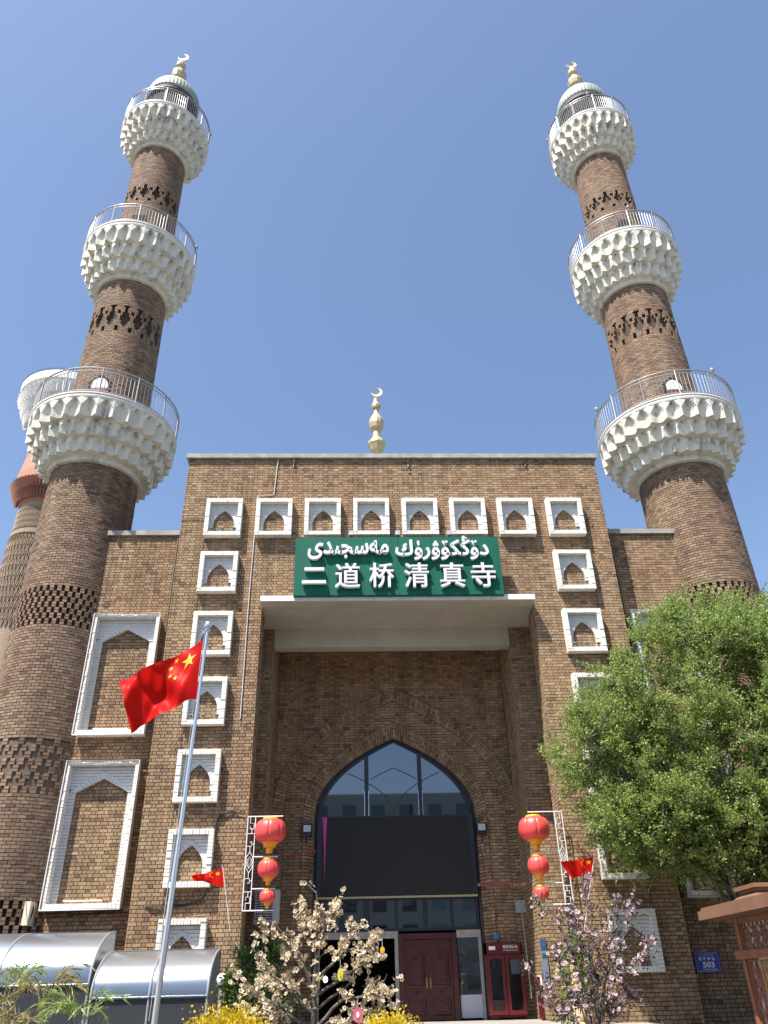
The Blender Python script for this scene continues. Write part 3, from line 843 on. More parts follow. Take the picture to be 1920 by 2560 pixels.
def minaret_bricks(doors):
    B = Bricks(); deep = Bricks()
    z = 0.0; k = 0
    while z < 44.3:
        z = k * CZ; z1 = z + CZ; zc = z + CZ/2; k += 1
        skip = (20.25 < zc < 22.6) or (31.05 < zc < 33.8) or (41.95 < zc < 44.3)
        band = [b for b in BANDS if b[1] < zc < b[2]]
        if not skip:
            r = shaft_r(zc)
            if not band:
                n = int(round(2*PI*r / .265)); a = (np.arange(n) + (.5 if k % 2 else 0) + rng.normal(0, .03, n)) * 2*PI/n
                a = np.sort(a); b = np.roll(a, -1).copy(); b[-1] += 2*PI
                m = np.ones(n, bool)
                for (dz0, dz1, hw) in doors:
                    if dz0 < zc < dz1:
                        w = hw if zc < dz1 - .5 else hw * math.sqrt(max(0, 1 - ((zc - dz1 + .5) / .5)**2))
                        am = (a + b) / 2; d = np.abs((am + PI/2 + PI) % (2*PI) - PI) * r
                        m &= d > w
                a, b = a[m], b[m]
                Q, Nn = ring_quads(np.full(len(a), z), np.full(len(a), z1), a, b, rng.normal(0, .003, len(a)))
                B.add(Q, Nn)
            else:
                typ, b0, b1 = band[0]
                row = int(round((zc - b0) / CZ - .5)); cr_ = row // 2
                if typ == 'check':
                    n = int(round(2*PI*r / .27)); a = (np.arange(n) + (.5 if cr_ % 2 else 0)) * 2*PI/n
                    b = a + 2*PI/n * .60
                    Q, Nn = ring_quads(np.full(n, z), np.full(n, z1), a, b); deep.add(Q, Nn)
                elif typ == 'lattice':
                    n = int(round(2*PI*r / .56)); st = 2*PI/n
                    al = []
                    if cr_ % 2 == 0:
                        for i in range(n): al += [(i*st, i*st + .30*st), (i*st + .5*st, i*st + .8*st)]
                    else:
                        ph = .25 if cr_ % 4 == 1 else .75
                        for i in range(n): al += [((i + ph)*st - .02*st, (i + ph)*st + .34*st)]
                    al = np.array(al)
                    Q, Nn = ring_quads(np.full(len(al), z), np.full(len(al), z1), al[:, 0], al[:, 1]); deep.add(Q, Nn)
                else:
                    n = int(round(2*PI*r / .62)); st = 2*PI/n; C = 8
                    nr = int(round((b1 - b0) / CZ)); v = (row + .5) / nr
                    al = []
                    for c in range(C):
                        x = (c + .5) / C                      # 0..1 over a period
                        dx = min(abs(x - .0), abs(x - 1.0)); dc = abs(x - .5)
                        hole = (dc / .42 + abs(v - .52) / .40 < 1) or (dx / .14 + abs(v - .74) / .12 < 1) or (dx / .18 + max(0, v - .05) / .18 < 1) or (dc / .2 + max(0, .97 - v) / .16 < 1 and v > .86)
                        if not hole:
                            for i in range(n): al.append(((i + c/C)*st, (i + (c+1)/C)*st))
                    if al:
                        al = np.array(al)
                        Q, Nn = ring_quads(np.full(len(al), z), np.full(len(al), z1), al[:, 0], al[:, 1], joint=.010); deep.add(Q, Nn)
        z = z1
    return B, deep

def cell_mesh(R, z0, z1, rin, n, dep):
    """one pendentive cell: hollow pointed niche between two sharp ribs, soffit behind"""
    half = PI / n; nu, nv = 10, 9
    V = []; F = []
    for j in range(nv + 1):
        v = j / nv; z = z0 + (z1 - z0) * v
        a = .90 if v < .42 else .90 * max(0.0, (1 - (v - .42) / .52))**.72 if v < .94 else 0.0
        for i in range(nu + 1):
            u = -1 + 2*i/nu
            if a > .02 and abs(u) < a: d = dep * (1 - (abs(u)/a)**1.5)**.8 * (1 - .3*v)
            else: d = 0.0
            edge = .10 * dep * (abs(u))**3
            r = R - d + edge - .03 * (1 - v)
            t = half * u
            V.append((r*math.cos(t), r*math.sin(t), z))
    for j in range(nv):
        for i in range(nu):
            k = j*(nu+1) + i; F.append((k, k+1, k+nu+2, k+nu+1))
    b = len(V)
    for i in range(nu + 1):
        u = -1 + 2*i/nu; t = half*u; V.append((rin*math.cos(t), rin*math.sin(t), z0 - .04))
    for i in range(nu): F.append((i+1, i, b+i, b+i+1))
    c = len(V)
    for i in range(nu + 1):
        u = -1 + 2*i/nu; t = half*u; V.append((rin*math.cos(t), rin*math.sin(t), z1))
    t0 = nv*(nu+1)
    for i in range(nu): F.append((t0+i, t0+i+1, c+i+1, c+i))
    me = bpy.data.meshes.new('muqarnas_cell'); me.from_pydata(V, [], F); me.materials.append(IVORY); me.update()
    return me

BALC = [  # base z, top z, shaft r at base, rim r, cells, rail height
    (20.1, 22.68, 1.77, 3.08, 30, 1.32),
    (30.9, 33.75, 1.63, 2.74, 28, 1.25),
    (41.8, 44.35, 1.38, 2.44, 28, 1.35)]
CELLS = []
for (zb, zt, rs, rr, n, rh) in BALC:
    H = zt - zb; tiers = []
    for (f0, f1, fr, fi, dp) in ((.10, .36, .44, .04, .16), (.34, .63, .72, .36, .20), (.59, .93, .985, .66, .24)):
        R = rs + (rr - rs) * fr; tiers.append((cell_mesh(R, zb + H*f0, zb + H*f1, rs + (rr - rs)*fi, n, dp), n))
    CELLS.append(tiers)

def build_minaret(cx, cy, label, cand, lampang):
    root = thing('minaret', label, 'minaret', (cx, cy, 0))
    toward = math.atan2(CAMLOC[1] - cy, CAMLOC[0] - cx)
    def seen(a, lim=118): return abs((a - toward + PI) % (2*PI) - PI) < math.radians(lim)
    prof = []
    zs = [0.0]
    for z in np.arange(0.5, 44.3, .5): zs.append(float(z))
    for _, b0, b1 in BANDS: zs += [b0 - .001, b0 + .001, b1 - .001, b1 + .001]
    for z in sorted(set(zs)):
        inb = [t for t, b0, b1 in BANDS if b0 < z < b1]
        prof.append((float(shaft_r(z)) - ({'check': .12, 'lattice': .065, 'diamond': .15}[inb[0]] if inb else .018), z))
    MB().lathe(prof, 64).obj('shaft', MORTAR, root)
    MB().lathe([(float(shaft_r(7.2)) - .05, CZ*65 + .02), (float(shaft_r(8.9)) - .05, CZ*81 - .02)], 64).obj('recessed_panel', mat('recessed_brick', (.12, .085, .06), .9, noise=.3, nscale=9), root)
    doors = [(22.7, 24.7, .46), (33.8, 35.9, .46)]
    B, deep = minaret_bricks(doors)
    off = np.array([cx, cy, 0.0])
    B.q = [q + off for q in B.q]; deep.q = [q + off for q in deep.q]
    build_bricks(B, root, BRICK_T, cand, origin=(cx, cy, 0), depth=.03)
    # latticed brick bands stand proud of a deep dark ground
    Q, Nn = deep.all()
    link('lattice_bricks', bricks_mesh('lattice_bricks', Q - off, Nn, .16, BRICK_T), root, 'stuff')
    # doorways facing the street
    for di, (z0, z1, hw) in enumerate(doors):
        r = float(shaft_r(z0)) - .012
        d = MB(); N_ = 10
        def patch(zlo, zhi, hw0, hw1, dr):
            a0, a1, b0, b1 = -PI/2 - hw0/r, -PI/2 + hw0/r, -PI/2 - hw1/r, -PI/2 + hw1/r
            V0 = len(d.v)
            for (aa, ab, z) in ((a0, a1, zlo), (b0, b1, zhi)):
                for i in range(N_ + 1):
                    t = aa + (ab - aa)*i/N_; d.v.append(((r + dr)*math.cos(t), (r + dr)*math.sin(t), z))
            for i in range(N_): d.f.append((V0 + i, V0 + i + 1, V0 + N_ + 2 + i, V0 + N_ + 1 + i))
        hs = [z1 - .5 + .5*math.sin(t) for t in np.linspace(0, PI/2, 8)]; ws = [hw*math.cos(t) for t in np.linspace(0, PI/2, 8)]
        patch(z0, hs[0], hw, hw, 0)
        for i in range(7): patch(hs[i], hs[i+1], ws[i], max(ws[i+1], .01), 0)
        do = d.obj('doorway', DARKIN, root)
        if di == 0:
            e = MB(); d = e
            patch(z0, z0 + 1.36, hw - .1, hw - .1, .006); e.obj('door_leaf', mat('dull_red_door', (.12, .02, .02), .6), do)
            d = MB(); patch(z0 + 1.36, z0 + 1.5, hw - .1, hw - .1, .006)
            for i in range(7): patch(z0 + 1.5 + .4*math.sin(i*PI/14), z0 + 1.5 + .4*math.sin((i+1)*PI/14), (hw-.1)*math.cos(i*PI/14), max(.01, (hw-.1)*math.cos((i+1)*PI/14)), .006)
            d.obj('tympanum', WHITE_P, do)
    # balconies
    for bi, (zb, zt, rs, rr, n, rh) in enumerate(BALC):
        H = zt - zb
        core_p = [(rs - .02, zb - .02), (rs + .10*(rr-rs), zb + .01), (rs + .12*(rr-rs), zb + .12*H), (rs + .14*(rr-rs), zb + .34*H), (rs + .40*(rr-rs), zb + .36*H), (rs + .42*(rr-rs), zb + .6*H), (rs + .70*(rr-rs), zb + .62*H), (rs + .74*(rr-rs), zb + .9*H), (rr - .06, zb + .905*H)]
        o = MB().lathe(core_p, 60).obj('balcony', IVORY, root)
        MB().lathe([(rr - .05, zb + .90*H), (rr, zb + .905*H), (rr + .02, zb + .935*H), (rr - .01, zt - .08), (rr + .035, zt - .06), (rr + .035, zt), (rs - .3, zt + .002)], 72).obj('rim', IVORY_C, o)
        for ti, (me, nn) in enumerate(CELLS[bi]):
            for k in range(nn):
                a = (k + (.5 if ti == 1 else 0)) * 2*PI/nn
                if seen(a):
                    c = bpy.data.objects.new('muqarnas_cell', me); COL.objects.link(c); c.parent = o; c.rotation_euler = (0, 0, a)
        # railing
        rl = MB(); R = rr - .02
        circ = lambda z, rad, rt: rl.tube([(rad*math.cos(t), rad*math.sin(t), z) for t in np.linspace(0, 2*PI, 61)], rt, 6, cap=False)
        circ(zt + rh, R, .034); circ(zt + rh - .17, R, .02); circ(zt + .10, R, .022)
        ro = rl.obj('railing', RAILM, root)
        npst = 13; pst = MB().tube([(R, 0, zt), (R, 0, zt + rh)], .036, 6).mesh('post', RAILM)
        bal = MB().tube([(R, 0, zt + .10), (R, 0, zt + rh - .17)], .0135, 4).mesh('baluster', RAILM)
        nb = 8 if bi < 2 else 9
        for k in range(npst):
            a = toward + .06 + (k - .5)*2*PI/npst
            if seen(a): p = link('post', pst, ro); p.rotation_euler = (0, 0, a)
            for j in range(1, nb + 1):
                a2 = a + 2*PI/npst * j/(nb + 1)
                if seen(a2, 105): p = link('baluster', bal, ro); p.rotation_euler = (0, 0, a2)
            if bi == 0 and seen(a):
                pass
        # small lamps on the rail
        for la in lampang[bi]:
            a = toward + math.radians(la)
            q = MB(); p = Vector((R*math.cos(a), R*math.sin(a), zt + rh + .03)); q.tube([p, p + Vector((0, 0, .12))], .03, 6)
            q.lathe([(.02, .10), (.085, .14), (.10, .22), (.06, .30), (.02, .31)], 10, tuple(p)); q.obj('rail_lamp', GREYBOX, root)
    # lantern storey, dome, finial
    lt = MB(); lt.lathe([(1.36, 44.36), (1.36, 47.5)], 32); lt.obj('lantern_core', DARKIN, root)
    cl = MB().box(1.30, 1.40, -.06, .06, 44.36, 47.4).mesh('column', mat('dark_column', (.05, .045, .045), .6))
    for k in range(8):
        c = link('column', cl, root); c.rotation_euler = (0, 0, toward + PI/8 + k*PI/4)
    MB().lathe([(1.30, 47.35), (1.50, 47.40), (1.52, 47.62), (1.3, 47.64)], 48).obj('eave', mat('dark_eave', (.06, .06, .055), .7), root)
    dp = [(1.50, 47.63), (1.56, 47.75), (1.57, 47.95), (1.53, 48.3), (1.40, 48.7), (1.18, 49.1), (.88, 49.42), (.52, 49.66), (.30, 49.74)]
    MB().lathe(dp, 96, rad=lambda k, n: (1.0, 1.014)[k % 2]).obj('dome', VERDI, root)
    finial([(.30, 49.6), (.42, 49.72), (.50, 49.88), (.48, 49.98), (.27, 50.3), (.24, 50.55), (.40, 50.75), (.47, 51.05), (.46, 51.3), (.30, 51.6), (.18, 51.8), (.17, 51.9), (.30, 52.1), (.32, 52.3), (.24, 52.5), (.14, 52.6), (.12, 52.85), (.03, 52.9)], 10, (0, 0, 0), 53.2, .34, root)
    return root
build_minaret(-12.67, 2.0, 'left brown brick minaret with three white honeycombed balconies, in front of another tower', lambda c: (c[:, 2] > 4.2) & (c[:, 2] < 9.5), [(95,), (70,), (82,)])
build_minaret(12.67, 2.0, 'right brown brick minaret with three white honeycombed balconies, rising above the green tree', lambda c: (c[:, 2] > 14.4) & (c[:, 2] < 20), [(-62, 52), (-92, 20), (-78, 12)])

# ---------------------------------------------------------------- placing helpers
def at(xd, yd, Y):
    """point of the plane at depth Y seen at (xd, yd) of a 1659 x 2212 view of the photograph"""
    k = 1920.0 / 1659.0
    d = CM @ np.array([xd*k - 960.0, 1280.0 - yd*k, 1943.0])
    p = CAMLOC + d * ((Y - CAMLOC[1]) / d[1])
    return Vector(p)

def text_mesh(body, x0, x1, z0, z1, y, ext, m, bold=0.0, name='letter', parent=None):
    """lettering fitted to a box on a plane facing -Y; ext = thickness towards the viewer"""
    c = bpy.data.curves.new('lettering', 'FONT'); c.body = body; c.offset = bold; c.extrude = .5 if ext else 0; c.resolution_u = 4
    o = bpy.data.objects.new('lettering', c); COL.objects.link(o); bpy.context.view_layer.update()
    me = bpy.data.meshes.new_from_object(o.evaluated_get(bpy.context.evaluated_depsgraph_get()))
    bpy.data.objects.remove(o); bpy.data.curves.remove(c)
    V = np.zeros(len(me.vertices)*3, np.float32); me.vertices.foreach_get('co', V); V = V.reshape(-1, 3)
    lo, hi = V.min(0), V.max(0); W = V.copy()
    W[:, 0] = x0 + (V[:, 0] - lo[0]) / (hi[0] - lo[0]) * (x1 - x0)
    W[:, 2] = z0 + (V[:, 1] - lo[1]) / (hi[1] - lo[1]) * (z1 - z0)
    W[:, 1] = y - (V[:, 2] + .5) * ext if ext else y
    me.vertices.foreach_set('co', W.ravel()); me.materials.clear(); me.materials.append(m); me.update(); me.name = name
    return link(name, me, parent)

# ---------------------------------------------------------------- sign board over the portal
SY = -.72; SX, SZ0, SZ1 = 3.79, 13.60, 15.98
sg = thing('signboard', 'long green board with white raised Arabic script and Chinese characters above the portal', 'sign', (0, 0, 0))
for k in range(6):
    a, b = -SX + 2*SX*k/6, -SX + 2*SX*(k+1)/6
    MB().box(a + .003, b - .003, SY + random.random()*.006, SY + .16, SZ0, SZ1).obj('board_panel', GREEN, sg)
fr = MB(); fr.box(-SX, SX, SY + .16, SY + .24, SZ0 + .02, SZ0 + .12); fr.box(-SX, SX, SY + .16, SY + .24, SZ1 - .12, SZ1 - .02)
for k in range(5): x = -3.4 + 1.7*k; fr.box(x - .04, x + .04, SY + .24, -.01, SZ0 + .04, SZ0 + .1); fr.box(x - .04, x + .04, SY + .24, -.01, SZ1 - .1, SZ1 - .04)
fr.obj('support_frame', PIPEB, sg)
fx = lambda f: -SX + 2*SX*f
fz = lambda f: SZ1 - (SZ1 - SZ0)*f
for ch, c in zip('二道桥清真寺', (.097, .256, .418, .585, .756, .906)):
    if ch == '二': text_mesh(ch, fx(c - .057), fx(c + .057), fz(.83), fz(.56), SY - .04, .11, LETTER, .03, 'letter', sg)
    else:                                            # heavy strokes: four shifted impressions in one mesh
        bm = bmesh.new()
        for k, (ox, oz) in enumerate(((-.016, -.012), (.016, -.012), (-.016, .012), (.016, .012))):
            o = text_mesh(ch, fx(c - .057) + ox, fx(c + .057) + ox, fz(.90) + oz, fz(.495) + oz, SY - .04 - .003*k, .11, LETTER, 0, 'letter', sg)
            bm.from_mesh(o.data)
            if k < 3: bpy.data.objects.remove(o)
        bm.to_mesh(o.data); bm.free(); o.data.update(); o.name = 'letter'
W1 = [0xFEA9, 0xFBD9, 0xFBD5, 0xFEDC, 0xFBDA, 0xFBDE, 0xFEAD, 0xFBDB, 0xFED9]
W2 = [0xFEE3, 0xFEEA, 0xFEB3, 0xFEA0, 0xFBE9, 0xFEAA, 0xFEEF]
vis = lambda w: ''.join(chr(c) for c in reversed(w))
text_mesh(vis(W1), fx(.487), fx(.943), fz(.44), fz(.015), SY - .04, .11, LETTER, .022, 'script_word', sg)
text_mesh(vis(W2), fx(.063), fx(.455), fz(.42), fz(.09), SY - .04, .11, LETTER, .022, 'script_word', sg)
for i, x in enumerate((-1.72, .02, 1.97)):
    t = thing('spotlight', ['small box spotlight on top of the green sign, left of three', 'small box spotlight on top of the green sign, middle of three', 'small box spotlight on top of the green sign, right of three'][i], 'light', (x, SY + .1, SZ1), 'spotlights on the sign board')
    MB().box(-.09, .09, -.08, .06, .10, .30).obj('housing', GREYBOX, t); MB().box(-.08, .08, -.09, -.081, .12, .28).obj('lens', ALU, t); MB().box(-.02, .02, -.02, .02, .0, .10).obj('bracket', BLACK, t)

# ---------------------------------------------------------------- LED screen
led = thing('led_screen', 'large switched off black display screen hung in front of the arched window', 'screen', (-.13, RY, 0))
MB().box(-2.66, 2.66, -.22, .04, 4.38, 6.96).obj('display_panel', SCREEN, led)
MB().box(-2.86, -2.665, -.17, .05, 4.36, 7.0).obj('side_panel', NAVY, led); MB().box(2.665, 2.86, -.17, .05, 4.36, 7.0).obj('side_panel', NAVY, led)
MB().box(-2.66, 2.66, -.225, -.2, 6.96, 7.0).obj('top_edge', NAVY, led)
b = MB(); b.v = [(-2.80, RY - .24, 6.97), (-2.63, RY - .24, 6.97), (-2.68, RY - .24, 5.6), (-2.70, RY - .24, 4.7), (-2.72, RY - .24, 5.9)]
b.f = [(0, 4, 3, 2, 1)]
b.v += [(x, y + .01, z) for x, y, z in b.v]; b.f += [(5, 6, 7, 8, 9)] + [(i, (i+1) % 5, (i+1) % 5 + 5, i + 5) for i in range(5)]
tag(b.obj('pink_pennant', mat('magenta_cloth', (.50, .04, .26), .6, noise=.3, nscale=14)), 'narrow magenta pennant tapering down beside the black screen', 'pennant')

# ---------------------------------------------------------------- lantern brackets and lanterns
def bracket(sx, label):
    t = thing('lantern_bracket', label, 'bracket', (sx * 4.92, -.28, 0), 'lantern brackets at the portal')
    d = -sx
    fr = MB(); r = .016
    fr.tube([(0, 0, 3.62), (0, 0, 6.24)], r, 6); fr.tube([(d*.235, 0, 3.62), (d*.235, 0, 6.24)], r, 6)
    fr.obj('posts', WHITE_M, t)
    for z, L in ((6.24, 1.08), (5.08, .98), (4.20, .93), (3.62, .92)):
        a = MB(); a.tube([(0 if z in (6.24, 3.62) else d*.235, 0, z), (d*L, 0, z)], .018, 6); a.obj('arm', WHITE_M, t)
    g = MB(); q = .011
    def P(pts): g.tube([(d*x, 0, z) for x, z in pts], q, 5)
    for z0, sgn in ((6.24, -1), (3.62, 1)):
        g = MB()
        P([(.08, z0), (.08, z0 + sgn*.20), (.20, z0 + sgn*.20), (.20, z0 + sgn*.36), (.08, z0 + sgn*.36), (.08, z0 + sgn*.28)]); P([(.0, z0 + sgn*.5), (.235, z0 + sgn*.5)]); P([(.14, z0 + sgn*.36), (.14, z0 + sgn*.5)])
        g.obj('fretwork', WHITE_M, t); g = MB()
        P([(.0, z0 + sgn*.86), (.16, z0 + sgn*.86), (.16, z0 + sgn*.74), (.10, z0 + sgn*.74)]); P([(.16, z0 + sgn*.8), (.235, z0 + sgn*.8)])
        P([(.117, z0 + sgn*.86), (.117, z0 + sgn*1.02), (.22, z0 + sgn*1.18), (.117, z0 + sgn*1.40), (.015, z0 + sgn*1.18), (.117, z0 + sgn*1.02)])
        g.obj('fretwork', WHITE_M, t)
    g = MB()
    for zc in (4.93,): P([(.117, zc - .17), (.21, zc), (.117, zc + .17), (.025, zc), (.117, zc - .17)])
    g.obj('fretwork', WHITE_M, t)
    w = MB(); w.tube([(0, 0, 6.1), (0, .27, 6.1)], .014, 5); w.tube([(0, 0, 3.8), (0, .27, 3.8)], .014, 5); w.obj('wall_fixing', WHITE_M, t)
bracket(-1, 'white fretwork bracket holding three lanterns left of the portal')
bracket(1, 'white fretwork bracket holding three lanterns right of the portal')
LAN = {}
def lantern(x, z, R, H, label):
    t = thing('red_lantern', label, 'lantern', (x, -.30, z), 'red lanterns beside the portal')
    k = round(R, 2)
    if k not in LAN:
        prof = [(.42*R, H/2)] + [(R * (.42 + .58*math.cos(a)**.8) if abs(a) < 1.5 else .42*R, H/2*math.sin(a)*1.0) for a in np.linspace(1.35, -1.35, 15)] + [(.42*R, -H/2)]
        body = MB().lathe(prof[::-1], 72, rad=lambda i, n: 1.0 - .045*(abs(math.sin(PI*i/9))**.5 < .42)).mesh('body', RED, True)
        cap = MB().lathe([(.50*R, H/2 - .03), (.52*R, H/2), (.50*R, H/2 + .05*R + .02), (.40*R, H/2 + .07*R + .03), (.1*R, H/2 + .08*R + .05)], 28).mesh('cap', YEL, False)
        cup = MB().lathe([(.20*R, -H/2 - .62*R), (.22*R, -H/2 - .28*R), (.23*R, -H/2 - .27*R), (.40*R, -H/2 - .26*R), (.42*R, -H/2 - .05*R), (.53*R, -H/2 - .045*R), (.54*R, -H/2 + .01)], 28, rad=lambda i, n: 1 - .02*(i % 2)).mesh('cup', YEL, False)
        ring = MB().tube([(0, 0, H/2), (0, 0, H/2 + .10*R + .06)], .01, 5).mesh('hook', WHITE_M)
        LAN[k] = (body, cap, cup, ring)
    for n_, me in zip(('body', 'cap', 'cup', 'hook'), LAN[k]): link(n_, me, t)
for sx, side in ((-1, 'left'), (1, 'right')):
    dx = 0 if sx < 0 else -.22
    lantern(sx*4.21 + dx, 5.80 - (.06 if sx > 0 else 0), .485, .67, f'largest ribbed red lantern with yellow cup, {side} of the portal')
    lantern(sx*4.21 + dx, 4.74 - (.05 if sx > 0 else 0), .325, .50, f'middle sized red lantern between two others, {side} of the portal')
    lantern(sx*4.20 + dx, 3.98 - (.05 if sx > 0 else 0), .235, .34, f'smallest red lantern at the bottom of its bracket, {side} of the portal')

# ---------------------------------------------------------------- lamps on the niche sills
lm = MB().lathe([(.055, 0), (.05, .05), (.075, .06), (.085, .10), (.05, .12), (.045, .16), (.10, .17), (.105, .20), (.06, .235), (.01, .24)], 14).mesh('niche_lamp', mat('cream_lamp', (.24, .22, .19), .45, noise=.1))
ord_ = ['top', 'second', 'third', 'fourth', 'fifth', 'sixth', 'lowest']
for s in (-1, 1):
    for r, t in enumerate(niche_tops[:5]):
        for k, dx in enumerate((-.42, 0, .42)):
            if s < 0 and r == 2 and k == 0: continue
            o = link('niche_lamp', lm); o.location = (s*6.64 + dx + random.uniform(-.03, .03), -.19, t - N_H + .165); o.scale = (.85, .85, .8)
            tag(o, f'round lamp at the {["left end", "middle", "right end"][k]} of the {ord_[r]} niche sill, {"left" if s < 0 else "right"} column', 'lamp', 'small lamps on the niche sills')

# ---------------------------------------------------------------- wall fittings
def wire(name, label, cat, pts, r, m, n=6, group=None):
    o = MB().tube(pts, r, n).obj(name, m); return tag(o, label, cat, group)
wire('wall_conduit', 'thin pale conduit running down the brick front left of the green sign', 'conduit', [at(602, 986, -.03), at(592, 1068, -.03), at(557, 1072, -.035), at(538, 1290, -.035), at(519, 1553, -.035)], .022, PIPEM)
wire('loose_wire', 'loose dark wire end curling from the conduit to the portal edge', 'wire', [at(519, 1553, -.035), at(522, 1566, -.05), at(530, 1556, -.05), at(537, 1556, -.03), at(541, 1560, -.02)], .009, CABLE)
wire('wall_conduit', 'brown conduit down the left wing beside the tall block', 'conduit', [(-8.55, WY - .03, 17.25), (-8.55, WY - .03, 9.3)], .03, PIPEB)
wire('wall_conduit', 'brown conduit down the right wing beside the tall block', 'conduit', [(8.66, WY - .03, 17.25), (8.66, WY - .03, 4.0)], .03, PIPEB)
for i, x in enumerate((-4.05, .58, 5.37)):
    b = MB().box(x - .03, x + .03, -.10, .0, 19.75, 19.98); b.tube([(x, -.07, 19.75), (x, -.12, 19.6), (x, -.04, 19.5)], .014, 5)
    tag(b.obj('wall_hook', BLACK), ['dark hook under the coping left of the roof finial', 'dark hook under the coping just right of the roof finial', 'dark hook under the coping near the right end of the block'][i], 'hook', 'hooks under the coping')
wire('thin_cable', 'thin cable sagging from the top right niche to the right wing coping', 'cable', [at(1252, 1118, -.04), at(1275, 1130, -.06), at(1306, 1147, .2)], .010, CABLE)
wire('thin_cable', 'thin cable from the top left niche to the left wing corner', 'cable', [at(449, 1121, -.04), at(420, 1121, -.03), at(391, 1123, -.02)], .010, CABLE)
wire('niche_cable', 'thin dark cable linking the left column of niches', 'cable', [(-7.34, -.03, 17.0), (-7.33, -.03, 2.3)], .009, CABLE)
wire('niche_cable', 'thin dark cable linking the right column of niches', 'cable', [(7.38, -.03, 17.0), (7.38, -.03, 2.3)], .009, CABLE)
# looping black cables on the left
for i, dz in enumerate((0, .05, -.05)):
    wire('black_cable', ['middle', 'uppermost', 'lowest'][i] + ' strand of the black cables looping across the left pier and wing', 'cable', [at(528, 1760, -.04) + Vector((0, 0, 0)), at(500, 1753, -.05) + Vector((0, 0, dz*.6)), at(472, 1765, -.05) + Vector((dz*.5, 0, dz)), at(462, 1800, -.05) + Vector((dz*.6, 0, 0)), at(458, 1850, -.05), at(455, 1905, -.05) + Vector((dz*.5, 0, 0)), at(436, 1945, -.05) + Vector((0, 0, dz)), at(395, 1957, -.05) + Vector((0, 0, dz*.4)), at(330, 1961, -.05) + Vector((0, 0, dz)), at(285, 1962, .1), at(258, 1968, .86) + Vector((0, 0, dz)), at(180, 1968, .86) + Vector((0, 0, -abs(dz)*2)), at(100, 1973, .86) + Vector((0, 0, dz*2)), at(82, 1925, .86), at(75, 1930, .7)], .013, CABLE, group='black cables on the left wall')
wire('drop_cable', 'thin cable slung from the left edge to the wing corner', 'cable', [at(-20, 1952, -1.2), at(25, 1936, -.4), at(60, 1929, .4), at(82, 1927, .85)], .012, CABLE)
coil = MB(); c0 = at(46, 1972, .55)
for k in range(5):
    rr = .26 + .03*k
    coil.tube([c0 + Vector((rr*math.cos(t), -.02*k + .03*math.sin(3*t), rr*1.05*math.sin(t))) for t in np.linspace(0, 2*PI, 25)], .011, 5)
tag(coil.obj('cable_coil', CABLE), 'coil of black cable hanging beside the beige box', 'cable coil')
bx = thing('junction_box', 'tall beige junction box jutting from the left wing corner', 'box', tuple(at(62, 1974, .5)))
MB().box(-.09, .09, -.22, .35, -.32, .32).obj('case', CREAM, bx); MB().box(-.092, -.09, -.16, -.04, -.22, -.14).obj('vent', BLACK, bx)
for i, (x, z) in enumerate(((-3.36, 6.55), (3.02, 6.5))):
    t = thing('floodlight', ['square floodlight on the recess wall left of the black screen', 'square floodlight on the recess wall right of the black screen'][i], 'floodlight', (x, RY - .12, z), 'floodlights beside the screen')
    MB().box(-.19, .19, -.12, .06, -.20, .20).obj('housing', NAVY, t)
    MB().box(-.12, .14, -.135, -.121, -.06, .16).obj('lens', mat('silver_reflector', (.55, .56, .56), .25, .6), t)
    q = MB(); q.tube([(0, 0, -.2), (.02 if i else -.02, .05, -.42), (.0, .1, -.5)], .018, 5); q.obj('arm', BLACK, t)
wire('lamp_lead', 'pale lead dropping from the right floodlight', 'cable', [(3.0, RY - .05, 6.0), (3.12, RY - .03, 5.4), (3.16, RY - .03, 4.5)], .011, PIPEM)
ac = thing('air_conditioner', 'grey outdoor air conditioning unit on the left pilaster', 'air conditioner', (-4.36, 1.5, 3.42))
MB().box(-.42, .36, -.02, .36, 0, .92).obj('case', mat('grey_ac_case', (.36, .37, .37), .5), ac)
gr = MB()
for k in range(12): gr.box(-.40, .18, -.05, -.02, .05 + .07*k, .075 + .07*k)
for k in range(4): gr.box(-.38 + .18*k, -.365 + .18*k, -.06, -.05, .05, .85)
gr.obj('grille', ALU, ac); MB().box(-.40, .18, -.025, -.0201, .05, .87).obj('fan_opening', BLACK, ac)
q = MB(); q.box(-.40, -.36, -.04, .4, -.06, 0); q.box(.30, .34, -.04, .4, -.06, 0); q.obj('wall_bracket', ALU, ac)
wire('hose', 'pale hose dropping from the air conditioner', 'hose', [(-4.4, 1.7, 3.9), (-4.2, 1.72, 3.5), (-3.95, 1.9, 3.2), (-3.6, 2.6, 3.05)], .02, PIPEM)
t = thing('meter_box', 'flat grey meter box on the recess wall right of the screen', 'box', tuple(at(1126, 1958, RY - .1)))
MB().box(-.21, .21, -.06, .1, -.20, .20).obj('case', GREYBOX, t); MB().box(-.20, .20, -.068, -.061, -.19, .19).obj('lid', mat('grey_lid', (.32, .33, .34), .5), t)
wire('grey_pipe', 'thin grey pipe standing in the corner right of the red cabinet', 'pipe', [(3.62, 3.9, 4.05), (4.14, 3.9, 4.08), (4.17, 3.9, 1.2)], .022, ALU)
